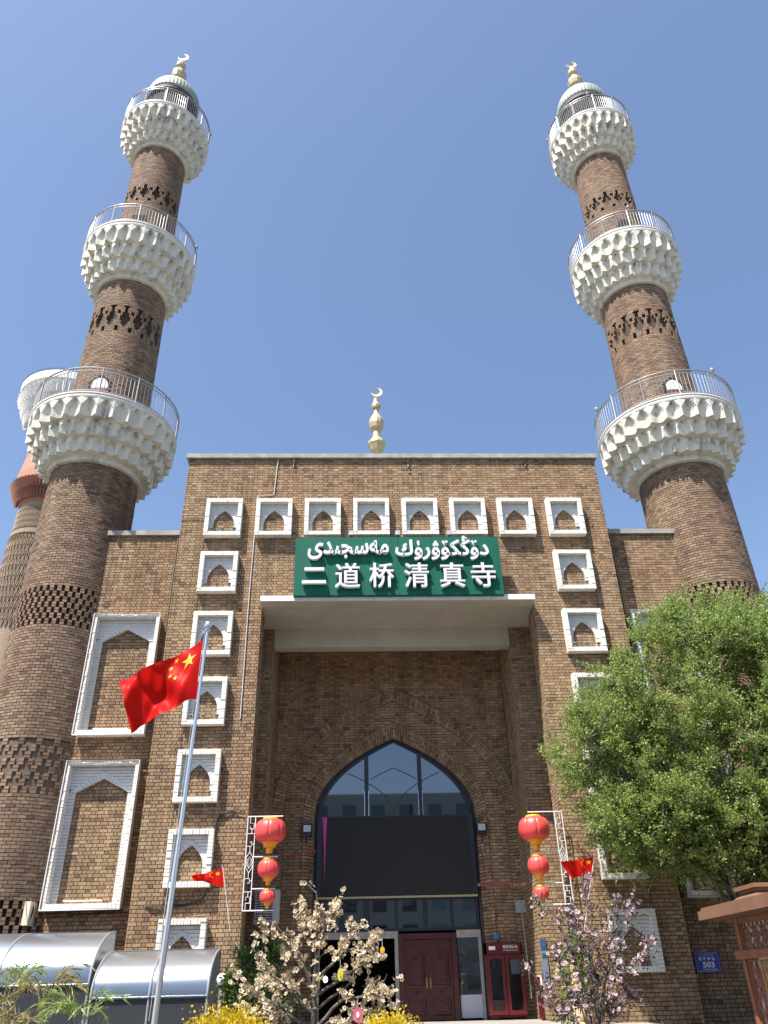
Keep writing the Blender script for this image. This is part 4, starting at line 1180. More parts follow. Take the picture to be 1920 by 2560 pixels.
for sx, pts in ((-1, [at(602, 1842, 3.6), at(640, 1846, 3.7), at(682, 1838, 4.0)]), (1, [at(1032, 1911, 4.1), at(1090, 1912, 3.6), at(1142, 1909, 3.0)])):
    b = MB()
    for i in range(2):
        p, q2 = pts[i], pts[i+1]; b.hexa([p + Vector((0, 0, -.05)), q2 + Vector((0, 0, -.05)), q2 + Vector((0, .02, -.05)), p + Vector((0, .02, -.05)), p + Vector((0, 0, .05)), q2 + Vector((0, 0, .05)), q2 + Vector((0, .02, .05)), p + Vector((0, .02, .05))])
    tag(b.obj('ribbon', mat('red_gold_ribbon', (.20, .03, .02), .5, dirt=((.5, .36, .15), 5, .5, 1)) ), 'red and gold ribbon slung across the recess, ' + ('left' if sx < 0 else 'right') + ' of the screen', 'ribbon', 'festive ribbons in the portal')
# red cabinet
cb = thing('red_cabinet', 'tall red glass fronted cabinet standing right of the entrance', 'cabinet', (3.40, 4.0, FL))
q = MB(); q.box(-.62, .62, 0, .38, .1, .12); q.box(-.62, -.58, 0, .38, .1, 2.2); q.box(.58, .62, 0, .38, .1, 2.2); q.box(-.62, .62, .0, .38, 1.85, 2.2); q.box(-.58, .58, .34, .38, .12, 1.85)
for sx in (-.58, .55): q.box(sx, sx + .03, .02, .06, 0, .1)
q.obj('case', REDCAB, cb)
for z in (.62, 1.05, 1.45): MB().box(-.58, .58, .05, .34, z, z + .02).obj('shelf', REDCAB, cb)
for a, b_ in ((-.60, -.01), (.01, .60)):
    q = MB(); q.box(a, b_, -.03, 0, .14, .26); q.box(a, b_, -.03, 0, 1.72, 1.84); q.box(a, a + .1, -.03, 0, .26, 1.72); q.box(b_ - .1, b_, -.03, 0, .26, 1.72); d_ = q.obj('door', REDCAB, cb)
    MB().box(a + .1, b_ - .1, -.018, -.012, .26, 1.72).obj('pane', GLASS_C, d_)
text_mesh('微型消防站', -.02, .48, 2.03, 2.13, -.004, 0, WHITEP, .01, 'lettering', cb); text_mesh('wei xing xiao fang zhan', -.02, .48, 1.95, 1.995, -.004, 0, WHITEP, .01, 'lettering', cb)
MB().box(-.50, -.28, -.006, -.001, 1.99, 2.10).obj('sticker', WHITEP, cb)
q = MB(); q.lathe([(.09, 0), (.11, .1), (.06, .25), (.02, .27)], 12, (3.05, 4.2, FL + 1.47)); tag(q.obj('helmet', mat('orange_plastic', (.5, .14, .02), .5)), 'orange helmet on the top shelf of the red cabinet', 'helmet')
q = MB(); q.box(2.95, 3.3, 4.1, 4.3, FL + .125, FL + .55); tag(q.obj('folded_vest', mat('orange_cloth', (.5, .12, .02), .9, noise=.3, nscale=9)), 'folded orange vest at the bottom of the red cabinet', 'vest')
q = MB().box(3.60, 3.92, 3.995, 4.004, FL + 1.28, FL + 1.70); tag(q.obj('paper_notice', WHITEP), 'white paper notice in the right door of the red cabinet', 'notice')
q = MB().box(3.15, 3.35, 4.38, 4.42, 2.93, 3.08); tag(q.obj('blue_tag', mat('sky_blue_tag', (.02, .22, .55), .5)), 'small bright blue tag on the wall above the red cabinet', 'tag')
bn = thing('litter_bin', 'black litter bin with white top band beside the red cabinet', 'bin', (4.62, 3.1, FL))
MB().box(-.30, .30, -.25, .25, .04, .85).obj('body', BLACK, bn); MB().box(-.31, .31, -.26, .26, .85, 1.22).obj('top', WHITEP, bn); MB().box(-.36, -.305, -.22, .22, .04, 1.18).obj('side_plate', REDCAB, bn)
ns = thing('notice_board', 'narrow blue and white notice on the right pilaster', 'notice', tuple(at(1177, 2077, PY - .03)))
MB().box(-.09, .09, -.02, .02, -.62, .62).obj('board', mat('grey_blue_board', (.15, .17, .23), .6), ns); MB().box(-.09, .09, -.024, -.021, .30, .62).obj('header', mat('dull_blue_header', (.02, .07, .15), .6), ns); MB().box(-.09, .09, -.024, -.021, -.62, -.55).obj('footer', BLUEP, ns); MB().box(-.06, .06, -.024, -.021, .08, .22).obj('green_mark', GREEN, ns)
# address plate
ap = thing('address_plate', 'blue and white street number plate 503 on the right wing', 'plate', (9.06, WY - .03, 2.06))
MB().box(-.375, .375, -.012, .025, -.26, .26).obj('plate', BLUEP, ap)
q = MB(); q.tube([(-.35, -.014, -.235), (.35, -.014, -.235), (.35, -.014, .235), (-.35, -.014, .235), (-.35, -.014, -.235)], .005, 4); q.obj('border', WHITEP, ap)
text_mesh('503', -.16, .20, -.145, .01, -.014, 0, WHITEP, .035, 'number', ap)
for k, ch in enumerate('和平南路'): text_mesh(ch, -.255 + .135*k, -.165 + .135*k, .04, .135, -.014, 0, WHITEP, .015, 'character', ap)
W3 = [0xFEA7, 0xFBE7, 0xFB59, 0xFBE9, 0xFBD4]; W4 = [0xFE9F, 0xFEEA, 0xFEE7, 0xFBD8, 0xFE91, 0xFBE9, 0xFEF2]; W5 = [0xFEF3, 0xFBD8, 0xFEDF, 0xFEF0]
text_mesh(vis(W5) + ' ' + vis(W4) + ' ' + vis(W3), -.24, .22, .155, .215, -.014, 0, WHITEP, .0, 'script_line', ap)
text_mesh('邮政编码 830049', -.17, .26, -.215, -.165, -.014, 0, WHITEP, .0, 'postcode', ap)

# ---------------------------------------------------------------- flags
def cloth(name, P, nu, nv, m, parent=None, tilt=None):
    V = []; F = []
    for j in range(nv + 1):
        for i in range(nu + 1): V.append(tuple(P(i/nu, j/nv)))
    for j in range(nv):
        for i in range(nu): k = j*(nu+1) + i; F.append((k, k+1, k+nu+2, k+nu+1))
    me = bpy.data.meshes.new(name); me.from_pydata(V, [], F); me.materials.append(m); me.polygons.foreach_set('use_smooth', [True]*len(F)); me.update()
    return link(name, me, parent)
def stars(P, parent, asp=1.5):
    """one large and four small stars sewn on both faces; u from the hoist, v from the top"""
    def star(u0, v0, r, ang):
        for side in (1, -1):
            ring = []
            for k in range(10):
                t = ang + PI/2 + k*PI/5; rr = r if k % 2 == 0 else r*.40
                ring.append((u0 + rr*math.cos(t)/asp, v0 - rr*math.sin(t)))
            V = []; F = []; n = 4
            for (a, b_) in [(u0, v0)] + [(u0 + (u-u0)*f, v0 + (v-v0)*f) for f in (.4, .75, 1.0) for u, v in ring]:
                p = P(a, b_); e = 1e-3
                nn = (P(a + e, b_) - P(a - e, b_)).cross(P(a, b_ + e) - P(a, b_ - e)); nn.normalize()
                V.append(tuple(p + nn*.006*side))
            for k in range(10):
                k2 = (k+1) % 10; F.append((0, 1+k, 1+k2))
                for L_ in (0, 1): F.append((1+10*L_+k, 11+10*L_+k, 11+10*L_+k2, 1+10*L_+k2))
            me = bpy.data.meshes.new('star'); me.from_pydata(V, [], F); me.materials.append(STAR); me.update(); link('star', me, parent)
    star(.167, .25, .15, 0)
    for (u, v, a) in ((.333, .10, .4), (.40, .20, .15), (.40, .35, -.1), (.333, .45, .3)): star(u, v, .05, a)

FY = -9.0
fp = thing('flagpole', 'tall polished steel flagpole with ball top in front of the left pier', 'flagpole', tuple(at(329, 2212, FY).xy) + (0,))
top_ = at(449, 1356, FY); base = Vector(fp.location)
d_ = top_ - base
q = MB(); q.tube([(0, 0, 0), d_*.45], [.06, .054], 16); q.tube([d_*.45, d_*.72], [.048, .044], 16); q.tube([d_*.72, d_], [.041, .036], 16); q.obj('pole', STEEL, fp, True)
MB().lathe([(.02, -.09), (.06, -.085), (.065, -.06), (.03, -.05), (.07, -.02), (.095, .05), (.07, .12), (.02, .145)], 20, tuple(d_)).obj('ball', STEEL, fp, True)
q = MB(); q.tube([Vector((-.07, 0, 1.2)), d_ + Vector((-.06, 0, -.12))], .006, 4); q.obj('halyard', PIPEM, fp)
A, Bq, Cq, Dq = at(438, 1382, FY), at(262, 1478, FY), at(424, 1511, FY), at(283, 1578, FY)
def Pflag(u, v):
    u = min(max(u, -.02), 1.02); v = min(max(v, -.02), 1.02)
    topc = A.lerp(Bq, u); 
    botc = Cq.lerp(Dq, u) + Vector((0, 0, 1)) * (-.02*math.sin(PI*u) + .10*math.sin(2*PI*u)*(1-u))
    p = topc.lerp(botc, v)
    w = u*(.9 - .2*u)
    dy = .38*w*math.sin(5.2*u - 3.0*v + .4) + .09*math.sin(9*u + 5*v)*min(1, 2.2*u) + .035*math.sin(17*(u + .55*v))*min(1, 4*u) + .05*math.sin(23*u - 9*v)*u*(1 - .3*v) - .25*u*v
    fold = .10*math.sin(PI*v)*math.sin(7*u + 1)*u
    hem = .05*math.sin(9*u + 2)*v*min(1, 3*u)
    return p + Vector((fold*.5, dy, fold*.35 + hem))
fl = cloth('flag', Pflag, 60, 40, CLOTH); tag(fl, 'large red flag with yellow stars flying from the steel flagpole', 'flag')
stars(Pflag, fl)
def small_flag(label, stick_label, A, Bq, Cq, Dq, Y, s0, s1):
    a, b_, c, d = (at(*p, Y) for p in (A, Bq, Cq, Dq))
    def P(u, v):
        p = a.lerp(b_, u).lerp(c.lerp(d, u), v)
        return p + Vector((0, .10*math.sin(7*u + 2*v)*u + .03*math.sin(15*u - 4*v)*u, .03*math.sin(8*u + 3*v)*u))
    f = cloth('small_flag', P, 24, 16, CLOTH); tag(f, label, 'flag', 'small flags by the portal'); stars(P, f)
    q = MB(); q.tube([at(*s0, Y), at(*s1, Y)], .009, 6); tag(q.obj('flag_stick', WHITE_M), stick_label, 'stick', 'small flag sticks')
small_flag('small red flag with yellow stars fluttering left of the lanterns', 'thin white stick of the left small flag', (481, 1876), (412, 1893), (483, 1917), (416, 1899), -1.0, (481, 1872), (497, 2010))
small_flag('small red flag with a yellow star in front of the right jamb', 'thin white stick of the right small flag', (1283, 1851), (1212, 1863), (1279, 1891), (1236, 1896), -1.0, (1284, 1847), (1262, 2010))
# ---------------------------------------------------------------- polycarbonate shelters
def shelter(label, x0, x1, yb, yf, zt, ze, nb):
    t = thing('polycarbonate_shelter', label, 'shelter', (0, 0, 0), 'curved plastic shelters at the left')
    n = 28
    prof = [(yb + (yf - yb)*math.sin(PI/2*i/n), ze + (zt - ze)*math.cos(PI/2*i/n)) for i in range(n + 1)]
    xs = [x0 + (x1 - x0)*k/nb for k in range(nb + 1)]
    for k in range(nb):
        m = MB()
        for (oy, oz) in ((0, 0), (-.006, .006)):
            b0 = len(m.v)
            for (ya, za) in prof: m.v += [(xs[k] + .02, ya + oy, za + oz), (xs[k+1] - .02, ya + oy, za + oz)]
            for i in range(n): m.f.append((b0 + 2*i, b0 + 2*i + 1, b0 + 2*i + 3, b0 + 2*i + 2))
        c0_ = 2*(n + 1)
        for i in range(n): m.f += [(2*i, 2*i + 2, c0_ + 2*i + 2, c0_ + 2*i), (2*i + 1, c0_ + 2*i + 1, c0_ + 2*i + 3, 2*i + 3)]
        m.obj('curved_sheet', POLY, t, True)
        MB().box(xs[k] + .02, xs[k+1] - .02, yf - .004, yf + .004, .1, ze - .04).obj('side_glass', POLY_D, t)
    for x in xs:
        m = MB(); m.tube([(x, y - .01, z + .012) for y, z in prof] + [(x, yf - .01, 0)], .024, 6); m.obj('rib', ALU, t)
    m = MB(); m.tube([(x0, yf - .02, ze - .02), (x1, yf - .02, ze - .02)], .03, 6); m.tube([(x0, yb, zt + .01), (x1, yb, zt + .01)], .028, 6); m.obj('rail', mat('dark_alu', (.08, .09, .10), .45, .5), t)
    # closed end
    e = MB(); P = [(y, z) for y, z in prof] + [(yf, ze - .3), (yb, ze - .3)]
    b0 = 0; e.v = [(x1, y, z) for y, z in P] + [(x1 + .01, y, z) for y, z in P]; k = len(P)
    e.f = [tuple(range(k)), tuple(range(k, 2*k))[::-1]] + [(i, (i+1) % k, (i+1) % k + k, i + k) for i in range(k)]
    e.obj('end_sheet', POLY, t)
    MB().box(x0, x1 - .05, yb + .02, yb + .06, .05, zt - .15).obj('back_wall', mat('pale_back_wall', (.25, .25, .25), .8, noise=.2), t)
shelter('longer and taller curved plastic shelter at the left edge', -13.6, -7.48, -4.1, -5.7, 2.90, 1.83, 3)
shelter('shorter curved plastic shelter in front of the left pier', -7.34, -4.82, -4.4, -5.9, 2.47, 1.56, 2)
gp = thing('globe_lamp', 'short lamp post with white globe beside the shorter shelter', 'lamp', tuple(at(480, 2120, -6.2).xy) + (0,))
zt = at(480, 2116, -6.2).z
MB().tube([(0, 0, 0), (0, 0, zt - .10)], .045, 10).obj('post', ALU, gp); MB().lathe([(.05, -.12), (.10, -.08), (.125, 0), (.10, .08), (.04, .12)], 18, (0, 0, zt)).obj('globe', mat('white_globe', (.75, .75, .74), .35), gp, True)
MB().lathe([(.06, -.16), (.07, -.10), (.03, -.09)], 12, (0, 0, zt)).obj('collar', BLACK, gp)

# ---------------------------------------------------------------- stone balustrade posts by the steps
for i, (xd, yd, Y) in enumerate(((1237, 2074, -6.0), (1256, 2176, -7.6))):
    p = at(xd, yd, Y); zt = p.z
    t = thing('stone_post', ['beige stone post with egg shaped finial behind the pink blossom', 'lower beige stone post at the foot of the steps'][i], 'post', (p.x, Y, 0), 'stone balustrade posts')
    MB().box(-.10, .10, -.10, .10, 0, zt - .42).obj('shaft', STONE, t); MB().box(-.075, .075, -.102, -.10, .3, zt - .5).obj('sunk_panel', mat('pale_stone', (.62, .52, .36), .75), t)
    MB().lathe([(.12, zt - .42), (.13, zt - .38), (.07, zt - .33), (.065, zt - .28), (.05, zt - .25), (.075, zt - .2), (.09, zt - .12), (.075, zt - .04), (.02, zt)], 16).obj('finial', STONE, t, True)
rl = thing('stone_rail', 'short beige stone handrail with balusters between the stone posts', 'balustrade', (0, 0, 0))
pa, pb = at(1237, 2160, -6.0), at(1256, 2215, -7.6)
d_ = pb - pa
q = MB(); q.hexa([pa + Vector((-.06, 0, 0)), pb + Vector((-.06, 0, 0)), pb + Vector((.06, 0, 0)), pa + Vector((.06, 0, 0)), pa + Vector((-.06, 0, .08)), pb + Vector((-.06, 0, .08)), pb + Vector((.06, 0, .08)), pa + Vector((.06, 0, .08))]); q.obj('handrail', STONE, rl)
for k in (1, 2, 3):
    c = pa.lerp(pb, k/4); MB().lathe([(.05, 0), (.03, .2), (.06, .45), (.035, .7), (.05, c.z)], 12, (c.x, c.y, 0)).obj('baluster', STONE, rl)

# ---------------------------------------------------------------- timber gate pavilion on the right
gt = thing('gate_pavilion', 'brown roofed gate pavilion with pierced lattice panels at the right edge', 'pavilion', (8.0, -4.3, 0), rz=-.03)
def lattice(y0, y1, z0, z1, x, m, parent, name, cell):
    """pierced panel in a plane of constant x: interlaced diamonds and stars"""
    b = MB(); ny = max(1, int(round((y1 - y0)/cell))); nz = max(1, int(round((z1 - z0)/cell)))
    cy, cz = (y1-y0)/ny, (z1-z0)/nz; r = cell*.04
    for i in range(ny):
        for j in range(nz):
            a, c = y0 + i*cy, z0 + j*cz; mx_, mz_ = a + cy/2, c + cz/2
            T = lambda pts: b.tube([(x, yy, zz) for yy, zz in pts], r, 4, cap=False)
            T([(a, c), (a + cy, c + cz)]); T([(a, c + cz), (a + cy, c)])
            T([(mx_, c), (a + cy*.72, mz_), (mx_, c + cz), (a + cy*.28, mz_), (mx_, c)]); T([(a, mz_), (mx_, c + cz*.72), (a + cy, mz_), (mx_, c + cz*.28), (a, mz_)])
    b.box(x - .03, x + .03, y0 - .05, y1 + .05, z0 - .05, z0); b.box(x - .03, x + .03, y0 - .05, y1 + .05, z1, z1 + .05)
    b.box(x - .029, x + .029, y0 - .05, y0, z0, z1); b.box(x - .029, x + .029, y1, y1 + .05, z0, z1)
    b.obj(name, m, parent)
rf = MB(); rf.box(-.85, 2.3, -9.5, .35, 2.90, 3.10); rf.box(-.78, 2.2, -9.5, .28, 3.10, 3.17); rf.obj('roof', BROWNW, gt)
q = MB(); q.box(-.30, .95, -1.9, -.35, 3.17, 3.22)
q.hexa([(-.28, -1.85, 3.22), (.9, -1.85, 3.22), (.9, -.4, 3.22), (-.28, -.4, 3.22), (.0, -1.6, 3.40), (.7, -1.6, 3.40), (.7, -.65, 3.40), (.0, -.65, 3.40)])
q.box(-.02, .72, -1.62, -.63, 3.40, 3.46); q.box(-.14, .84, -1.74, -.51, 3.46, 3.55); q.obj('roof_lantern', BROWNW, gt)
q = MB(); q.box(-.10, .10, -.14, .06, 0, 2.90); q.obj('post', BROWNL, gt)
q = MB(); q.box(-.10, .10, -3.3, -3.1, 0, 2.90); q.obj('post', BROWNL, gt)
MB().box(-.22, .22, -9.5, .12, 2.02, 2.20).obj('beam', BROWNL, gt)
MB().box(-.08, .08, -9.5, -.14, 2.82, 2.895).obj('beam', BROWNL, gt)
lattice(-3.1, -.16, 2.26, 2.78, -.03, BROWNL, gt, 'lattice_panel', .50); lattice(-6.4, -3.36, 2.26, 2.78, -.03, BROWNL, gt, 'lattice_panel', .50)
lattice(-3.04, -.22, .2, 1.96, -.03, BROWNL, gt, 'lattice_panel', .75); lattice(-6.2, -3.4, .2, 1.96, -.03, BROWNL, gt, 'lattice_panel', .75)
MB().box(.02, .03, -3.1, -.16, 2.26, 2.80).obj('backing_sheet', mat('white_backing', (.62, .64, .66), .6), gt)
MB().box(.02, .03, -3.1, -.16, .15, 2.0).obj('backing_sheet', mat('white_backing', (.62, .64, .66), .6), gt)
lattice(-2.1, -1.3, 1.1, 1.98, -.20, mat('tan_fret', (.42, .24, .11), .5), gt, 'fret_board', .2)
MB().box(2.0, 2.15, -9.4, .1, 0, 2.9).obj('far_wall', BROWNL, gt)

# ---------------------------------------------------------------- distant tower on the left
FX, FYY = -37.1, 51.2
ft = thing('grand_tower', 'distant brick tower with terracotta gallery and white disc top behind the left minaret', 'tower', (FX, FYY, 0))
TB = mat('pale_tower_brick', (.29, .215, .15), .9, noise=.2, nscale=6, bump=.5, bscale=12)
MB().lathe([(4.1, 0), (3.5, 20), (3.05, 36), (3.02, 36.1), (2.85, 44.5), (2.95, 44.6), (2.95, 45.1), (2.8, 45.2), (2.75, 48.8)], 64).obj('shaft', TB, ft)
lt = MB(); toward = math.atan2(CAMLOC[1] - FYY, CAMLOC[0] - FX)
def rr_(z): return float(np.interp(z, [0, 20, 36, 45, 49], [4.1, 3.5, 3.05, 2.85, 2.75])) + .03
nd = 26
for k in range(nd):
    a0 = toward - 1.7 + 3.4*k/nd
    if k < nd:
        for j in range(8):
            zc = 34.6 + 1.25*j; st = 3.4/nd/2; r = rr_(zc)
            P = lambda da, dz: (r + .05, a0 + da*st + (st if j % 2 else 0), zc + dz)
            ring = [P(0, -1.15), P(.95, 0), P(0, 1.15), P(-.95, 0)]
            pts = [(q_*math.cos(t), q_*math.sin(t), z) for q_, t, z in ring]
            lt.tube(pts + [pts[0]], .075, 4, cap=False)
            t = a0 + (st if j % 2 else 0); c = Vector(((r + .03)*math.cos(t), (r + .03)*math.sin(t), zc)); lt.tube([c + Vector((0, 0, -.3)), c + Vector((0, 0, .3))], .12, 4)
lt.obj('diamond_lattice', TB, ft, kind='stuff')
gd = MB()
for k in range(70):
    a = toward - 1.7 + 3.4*k/70
    for sg_ in (-1, 1): gd.tube([((rr_(46.5) + .02)*math.cos(a), (rr_(46.5) + .02)*math.sin(a), 45.3), ((rr_(48) + .02)*math.cos(a + sg_*.09), (rr_(48) + .02)*math.sin(a + sg_*.09), 48.1)], .045, 4, cap=False)
gd.obj('woven_band', TB, ft, kind='stuff')
MB().lathe([(2.75, 48.7), (2.95, 49.0), (3.3, 50.0), (3.75, 51.3), (3.85, 51.5), (3.8, 52.6), (3.45, 55), (3.4, 61)], 64).obj('gallery', TERRA, ft)
cm = MB()
for tier, (z0, z1, r0) in enumerate(((49.0, 50.1, 3.55), (50.1, 51.3, 4.0))):
    for k in range(34):
        a = toward - 1.75 + 3.5*(k + .5*tier)/34; c, s_ = math.cos(a), math.sin(a); w = .13
        P = lambda r, da, z: (r*math.cos(a + da), r*math.sin(a + da), z)
        cm.hexa([P(r0 - .4, -w*.3, z0), P(r0 - .1, 0, z0), P(r0 - .4, w*.3, z0), P(r0 - .5, 0, z0), P(r0 - .3, -w*.5, z1), P(r0 + .3, 0, z1), P(r0 - .3, w*.5, z1), P(r0 - .5, 0, z1)])
cm.obj('honeycomb', TERRA, ft, kind='stuff')
WT = mat('white_tower_paint', (.72, .70, .66), .7, noise=.06)
MB().lathe([(3.4, 59.00), (4.1, 59.60), (4.7, 61.00), (5.5, 63.00), (5.75, 64.00), (5.95, 64.05), (5.95, 65.10), (5.85, 65.20), (3.0, 65.30)], 72).obj('disc', WT, ft)
cm = MB()
for tier, (z0, z1, r0) in enumerate(((59.8, 61.0, 4.75), (61.0, 62.2, 5.25), (62.2, 63.5, 5.75))):
    for k in range(30):
        a = toward - 1.75 + 3.5*(k + .5*tier)/30; w = .13
        P = lambda r, da, z: (r*math.cos(a + da), r*math.sin(a + da), z)
        cm.hexa([P(r0 - .5, -w*.3, z0), P(r0 - .1, 0, z0), P(r0 - .5, w*.3, z0), P(r0 - .6, 0, z0), P(r0 - .3, -w*.5, z1), P(r0 + .3, 0, z1), P(r0 - .3, w*.5, z1), P(r0 - .5, 0, z1)])
cm.obj('honeycomb', WT, ft, kind='stuff')
b = MB()
for k in range(60):
    a = toward - 1.8 + 3.6*k/60; b.tube([(5.9*math.cos(a), 5.9*math.sin(a), 65.1), (5.9*math.cos(a), 5.9*math.sin(a), 65.5)], .06, 4)
b.obj('edge_lamps', PIPEB, ft, kind='stuff')

# ---------------------------------------------------------------- apartment block across the street (seen in the glass)
ab = thing('apartment_block', 'pale apartment block across the street mirrored in the arched window', 'building', (0, -80, 0))
MB().box(-45, 45, -12, 0, 0, 25).obj('wall', mat('pale_render', (.52, .50, .45), .8, noise=.1), ab)
for fl_ in range(8):
    m = MB()
    for k in range(22): x = -43.5 + 4*k; m.box(x, x + 1.9, .002, .03, 1.0 + 3*fl_, 2.5 + 3*fl_)
    m.obj('window_row', GLASS, ab, kind='stuff')

# ---------------------------------------------------------------- vegetation helpers
def leaf_quads(C, D, L, W, jit=.6):
    """diamond leaves: centre C, direction D, length L, width W"""
    n = len(C)
    R = rng.normal(size=(n, 3)); D = D / np.linalg.norm(D, axis=1, keepdims=True) + R*jit; D /= np.linalg.norm(D, axis=1, keepdims=True)
    S = np.cross(D, rng.normal(size=(n, 3))); S /= np.linalg.norm(S, axis=1, keepdims=True); Nn = np.cross(D, S)
    L = np.broadcast_to(np.asarray(L, float), (n,))[:, None]; W = np.broadcast_to(np.asarray(W, float), (n,))[:, None]
    V = np.stack([C, C + D*L*.5 + S*W*.5 + Nn*L*.08, C + D*L, C + D*L*.5 - S*W*.5 + Nn*L*.08], 1)
    return V.reshape(-1, 3)
def leaf_mesh(name, V, m):
    return np_mesh(name, V, np.arange(len(V)).reshape(-1, 4), m)
def twig_mesh(name, segs, m):
    """segs: list of (p0, p1, r0, r1)"""
    V = []; F = []; n = 5
    for (p0, p1, r0, r1) in segs:
        p0 = np.asarray(p0, float); p1 = np.asarray(p1, float); d = p1 - p0; l = np.linalg.norm(d)
        if l < 1e-6: continue
        d /= l; u = np.cross(d, [0, 0, 1.0] if abs(d[2]) < .9 else [1.0, 0, 0]); u /= np.linalg.norm(u); w = np.cross(d, u)
        b = len(V)
        for (p, r) in ((p0, r0), (p1, r1)):
            for k in range(n): t = 2*PI*k/n; V.append(p + r*(u*math.cos(t) + w*math.sin(t)))
        for k in range(n): F.append((b+k, b+(k+1) % n, b+n+(k+1) % n, b+n+k))
    return np_mesh(name, np.array(V), np.array(F), m, True)
def bez(p0, p1, p2, t): return (1-t)**2*p0 + 2*t*(1-t)*p1 + t*t*p2

# ---------------------------------------------------------------- large green tree on the right
TY = -2.6; TK = 1.04
outl = [(5.85, 10.13), (6.65, 10.57), (7.3, 11.3), (8.26, 11.98), (9.05, 12.2), (10.28, 12.25), (11.47, 12.12), (12.8, 11.6), (13.3, 9), (12.8, 6), (11.6, 4.4), (9.6, 3.5), (8.3, 3.8), (7.43, 3.95), (6.09, 4.1), (4.94, 4.7), (4.4, 5.6), (3.9, 7.1), (4.49, 8.14), (5.1, 8.97)]
outl = np.array([((x + 1.55)*TK - 1.55, (z - 1.65)*TK + 1.65) for x, z in outl])
def in_poly(x, z, P):
    c = False; j = len(P) - 1
    for i in range(len(P)):
        if (P[i][1] > z) != (P[j][1] > z) and x < (P[j][0]-P[i][0])*(z-P[i][1])/(P[j][1]-P[i][1]) + P[i][0]: c = not c
        j = i
    return c
def poly_dist(x, z, P):
    A_ = P; B_ = np.roll(P, -1, 0); d = B_ - A_; t = np.clip(((np.array([x, z]) - A_)*d).sum(1)/(d*d).sum(1), 0, 1)
    return np.linalg.norm(A_ + d*t[:, None] - [x, z], axis=1).min()
elm = thing('green_tree', 'large light green leafy tree covering the right wing', 'tree', (9.7, TY, 0))
off = np.array([9.7, TY, 0])
segs = []; lc = []; ld = []
base = np.array([9.7, TY, 0.0])
stems = []
for k in range(9):
    f = np.array([9.7 + rng.normal(0, .25) - .1*k, TY + rng.normal(0, .35), 2.0 + rng.random()*1.6]); stems.append(f)
    m0 = base + np.array([rng.normal(0, .12), rng.normal(0, .12), .05]); prev = m0
    for i in range(1, 6):
        p = bez(m0, (m0 + f)/2 + np.array([0, 0, .4]), f, i/5); segs.append((prev, p, .11 - .008*i, .105 - .008*i)); prev = p
limbs = []
while len(limbs) < 34:
    x, z = rng.uniform(4.5, 13.6), rng.uniform(4.2, 12)
    if not in_poly(x, z, outl): continue
    ed = poly_dist(x, z, outl)
    if ed < .55: continue
    tip = np.array([x, min(TY + rng.uniform(-1, 1)*min(1.6, .6 + .9*math.sqrt(ed)), -.9), z]); s0 = stems[rng.integers(len(stems))]
    ctrl = s0*.5 + tip*.5 + np.array([rng.normal(0, .3), rng.normal(0, .3), .5]); P = [bez(s0, ctrl, tip, t) for t in np.linspace(0, 1, 11)]
    for i in range(1, 10): P[i] = P[i] + rng.normal(0, .05, 3)
    for i in range(10): segs.append((P[i], P[i+1], .06*(1 - i/12), .06*(1 - (i+1)/12)))
    limbs.append(np.array(P))
forks = np.concatenate([P[4:] for P in limbs])
nb = 0
while nb < 700:
    x, z = rng.uniform(3.9, 14), rng.uniform(3.4, 13)
    if nb % 4 == 0: x, z = rng.uniform(5, 13.5), rng.uniform(3.4, 6.2)
    if not in_poly(x, z, outl): continue
    ed = poly_dist(x, z, outl)
    if rng.random() > .35 + .5*min(1, ed/1.2) and ed > .5: continue
    if ed < .12: continue
    dy = min(2.2, .5 + 1.25*math.sqrt(ed)); y = TY + rng.uniform(-1, 1)*dy
    if y > -.5: continue
    nb += 1
    tip = np.array([x, y, z]); cand_ = forks[(forks[:, 2] < z + .4)]; cand_ = cand_ if len(cand_) else forks
    dd_ = np.linalg.norm(cand_ - tip, axis=1); s0 = cand_[np.argsort(dd_)[min(len(dd_) - 1, int(rng.integers(1, 6)))]]
    ctrl = s0*.45 + tip*.55 + np.array([rng.normal(0, .15), rng.normal(0, .15), .12])
    pts = [bez(s0, ctrl, tip, t) for t in np.linspace(0, 1, 9)]
    rr = .014 + .012*rng.random()
    for i in range(8): segs.append((pts[i], pts[i+1], rr*(1 - i/9), rr*(1 - (i+1)/9) + .004))
    dirb = pts[-1] - pts[-3]; dirb /= np.linalg.norm(dirb)
    for j in range(13):
        t = rng.uniform(.45, 1.0); p = bez(s0, ctrl, tip, t)
        d = dirb*.5 + rng.normal(0, .55, 3) + np.array([0, 0, .45]); d /= np.linalg.norm(d); L = rng.uniform(.35, .85)
        e = p + d*L + np.array([0, 0, -.05]); segs.append((p, (p+e)/2 + np.array([0, 0, .03]), .009, .006)); segs.append(((p+e)/2 + np.array([0, 0, .03]), e, .006, .003))
        n = int(38*L/.6); tt = rng.random(n)
        lc.append(p + (e - p)*tt[:, None] + rng.normal(0, .055, (n, 3))); ld.append(np.broadcast_to(d, (n, 3)) + np.array([0, 0, .1]))
lc = np.concatenate(lc); ld = np.concatenate(ld)
link('crown', leaf_mesh('crown', leaf_quads(lc - off, ld, rng.uniform(.06, .10, len(lc)), rng.uniform(.038, .058, len(lc)), .75), LEAF), elm, 'stuff')
link('trunk', twig_mesh('trunk', [(a - off, b_ - off, r0, r1) for a, b_, r0, r1 in segs], BARK), elm)

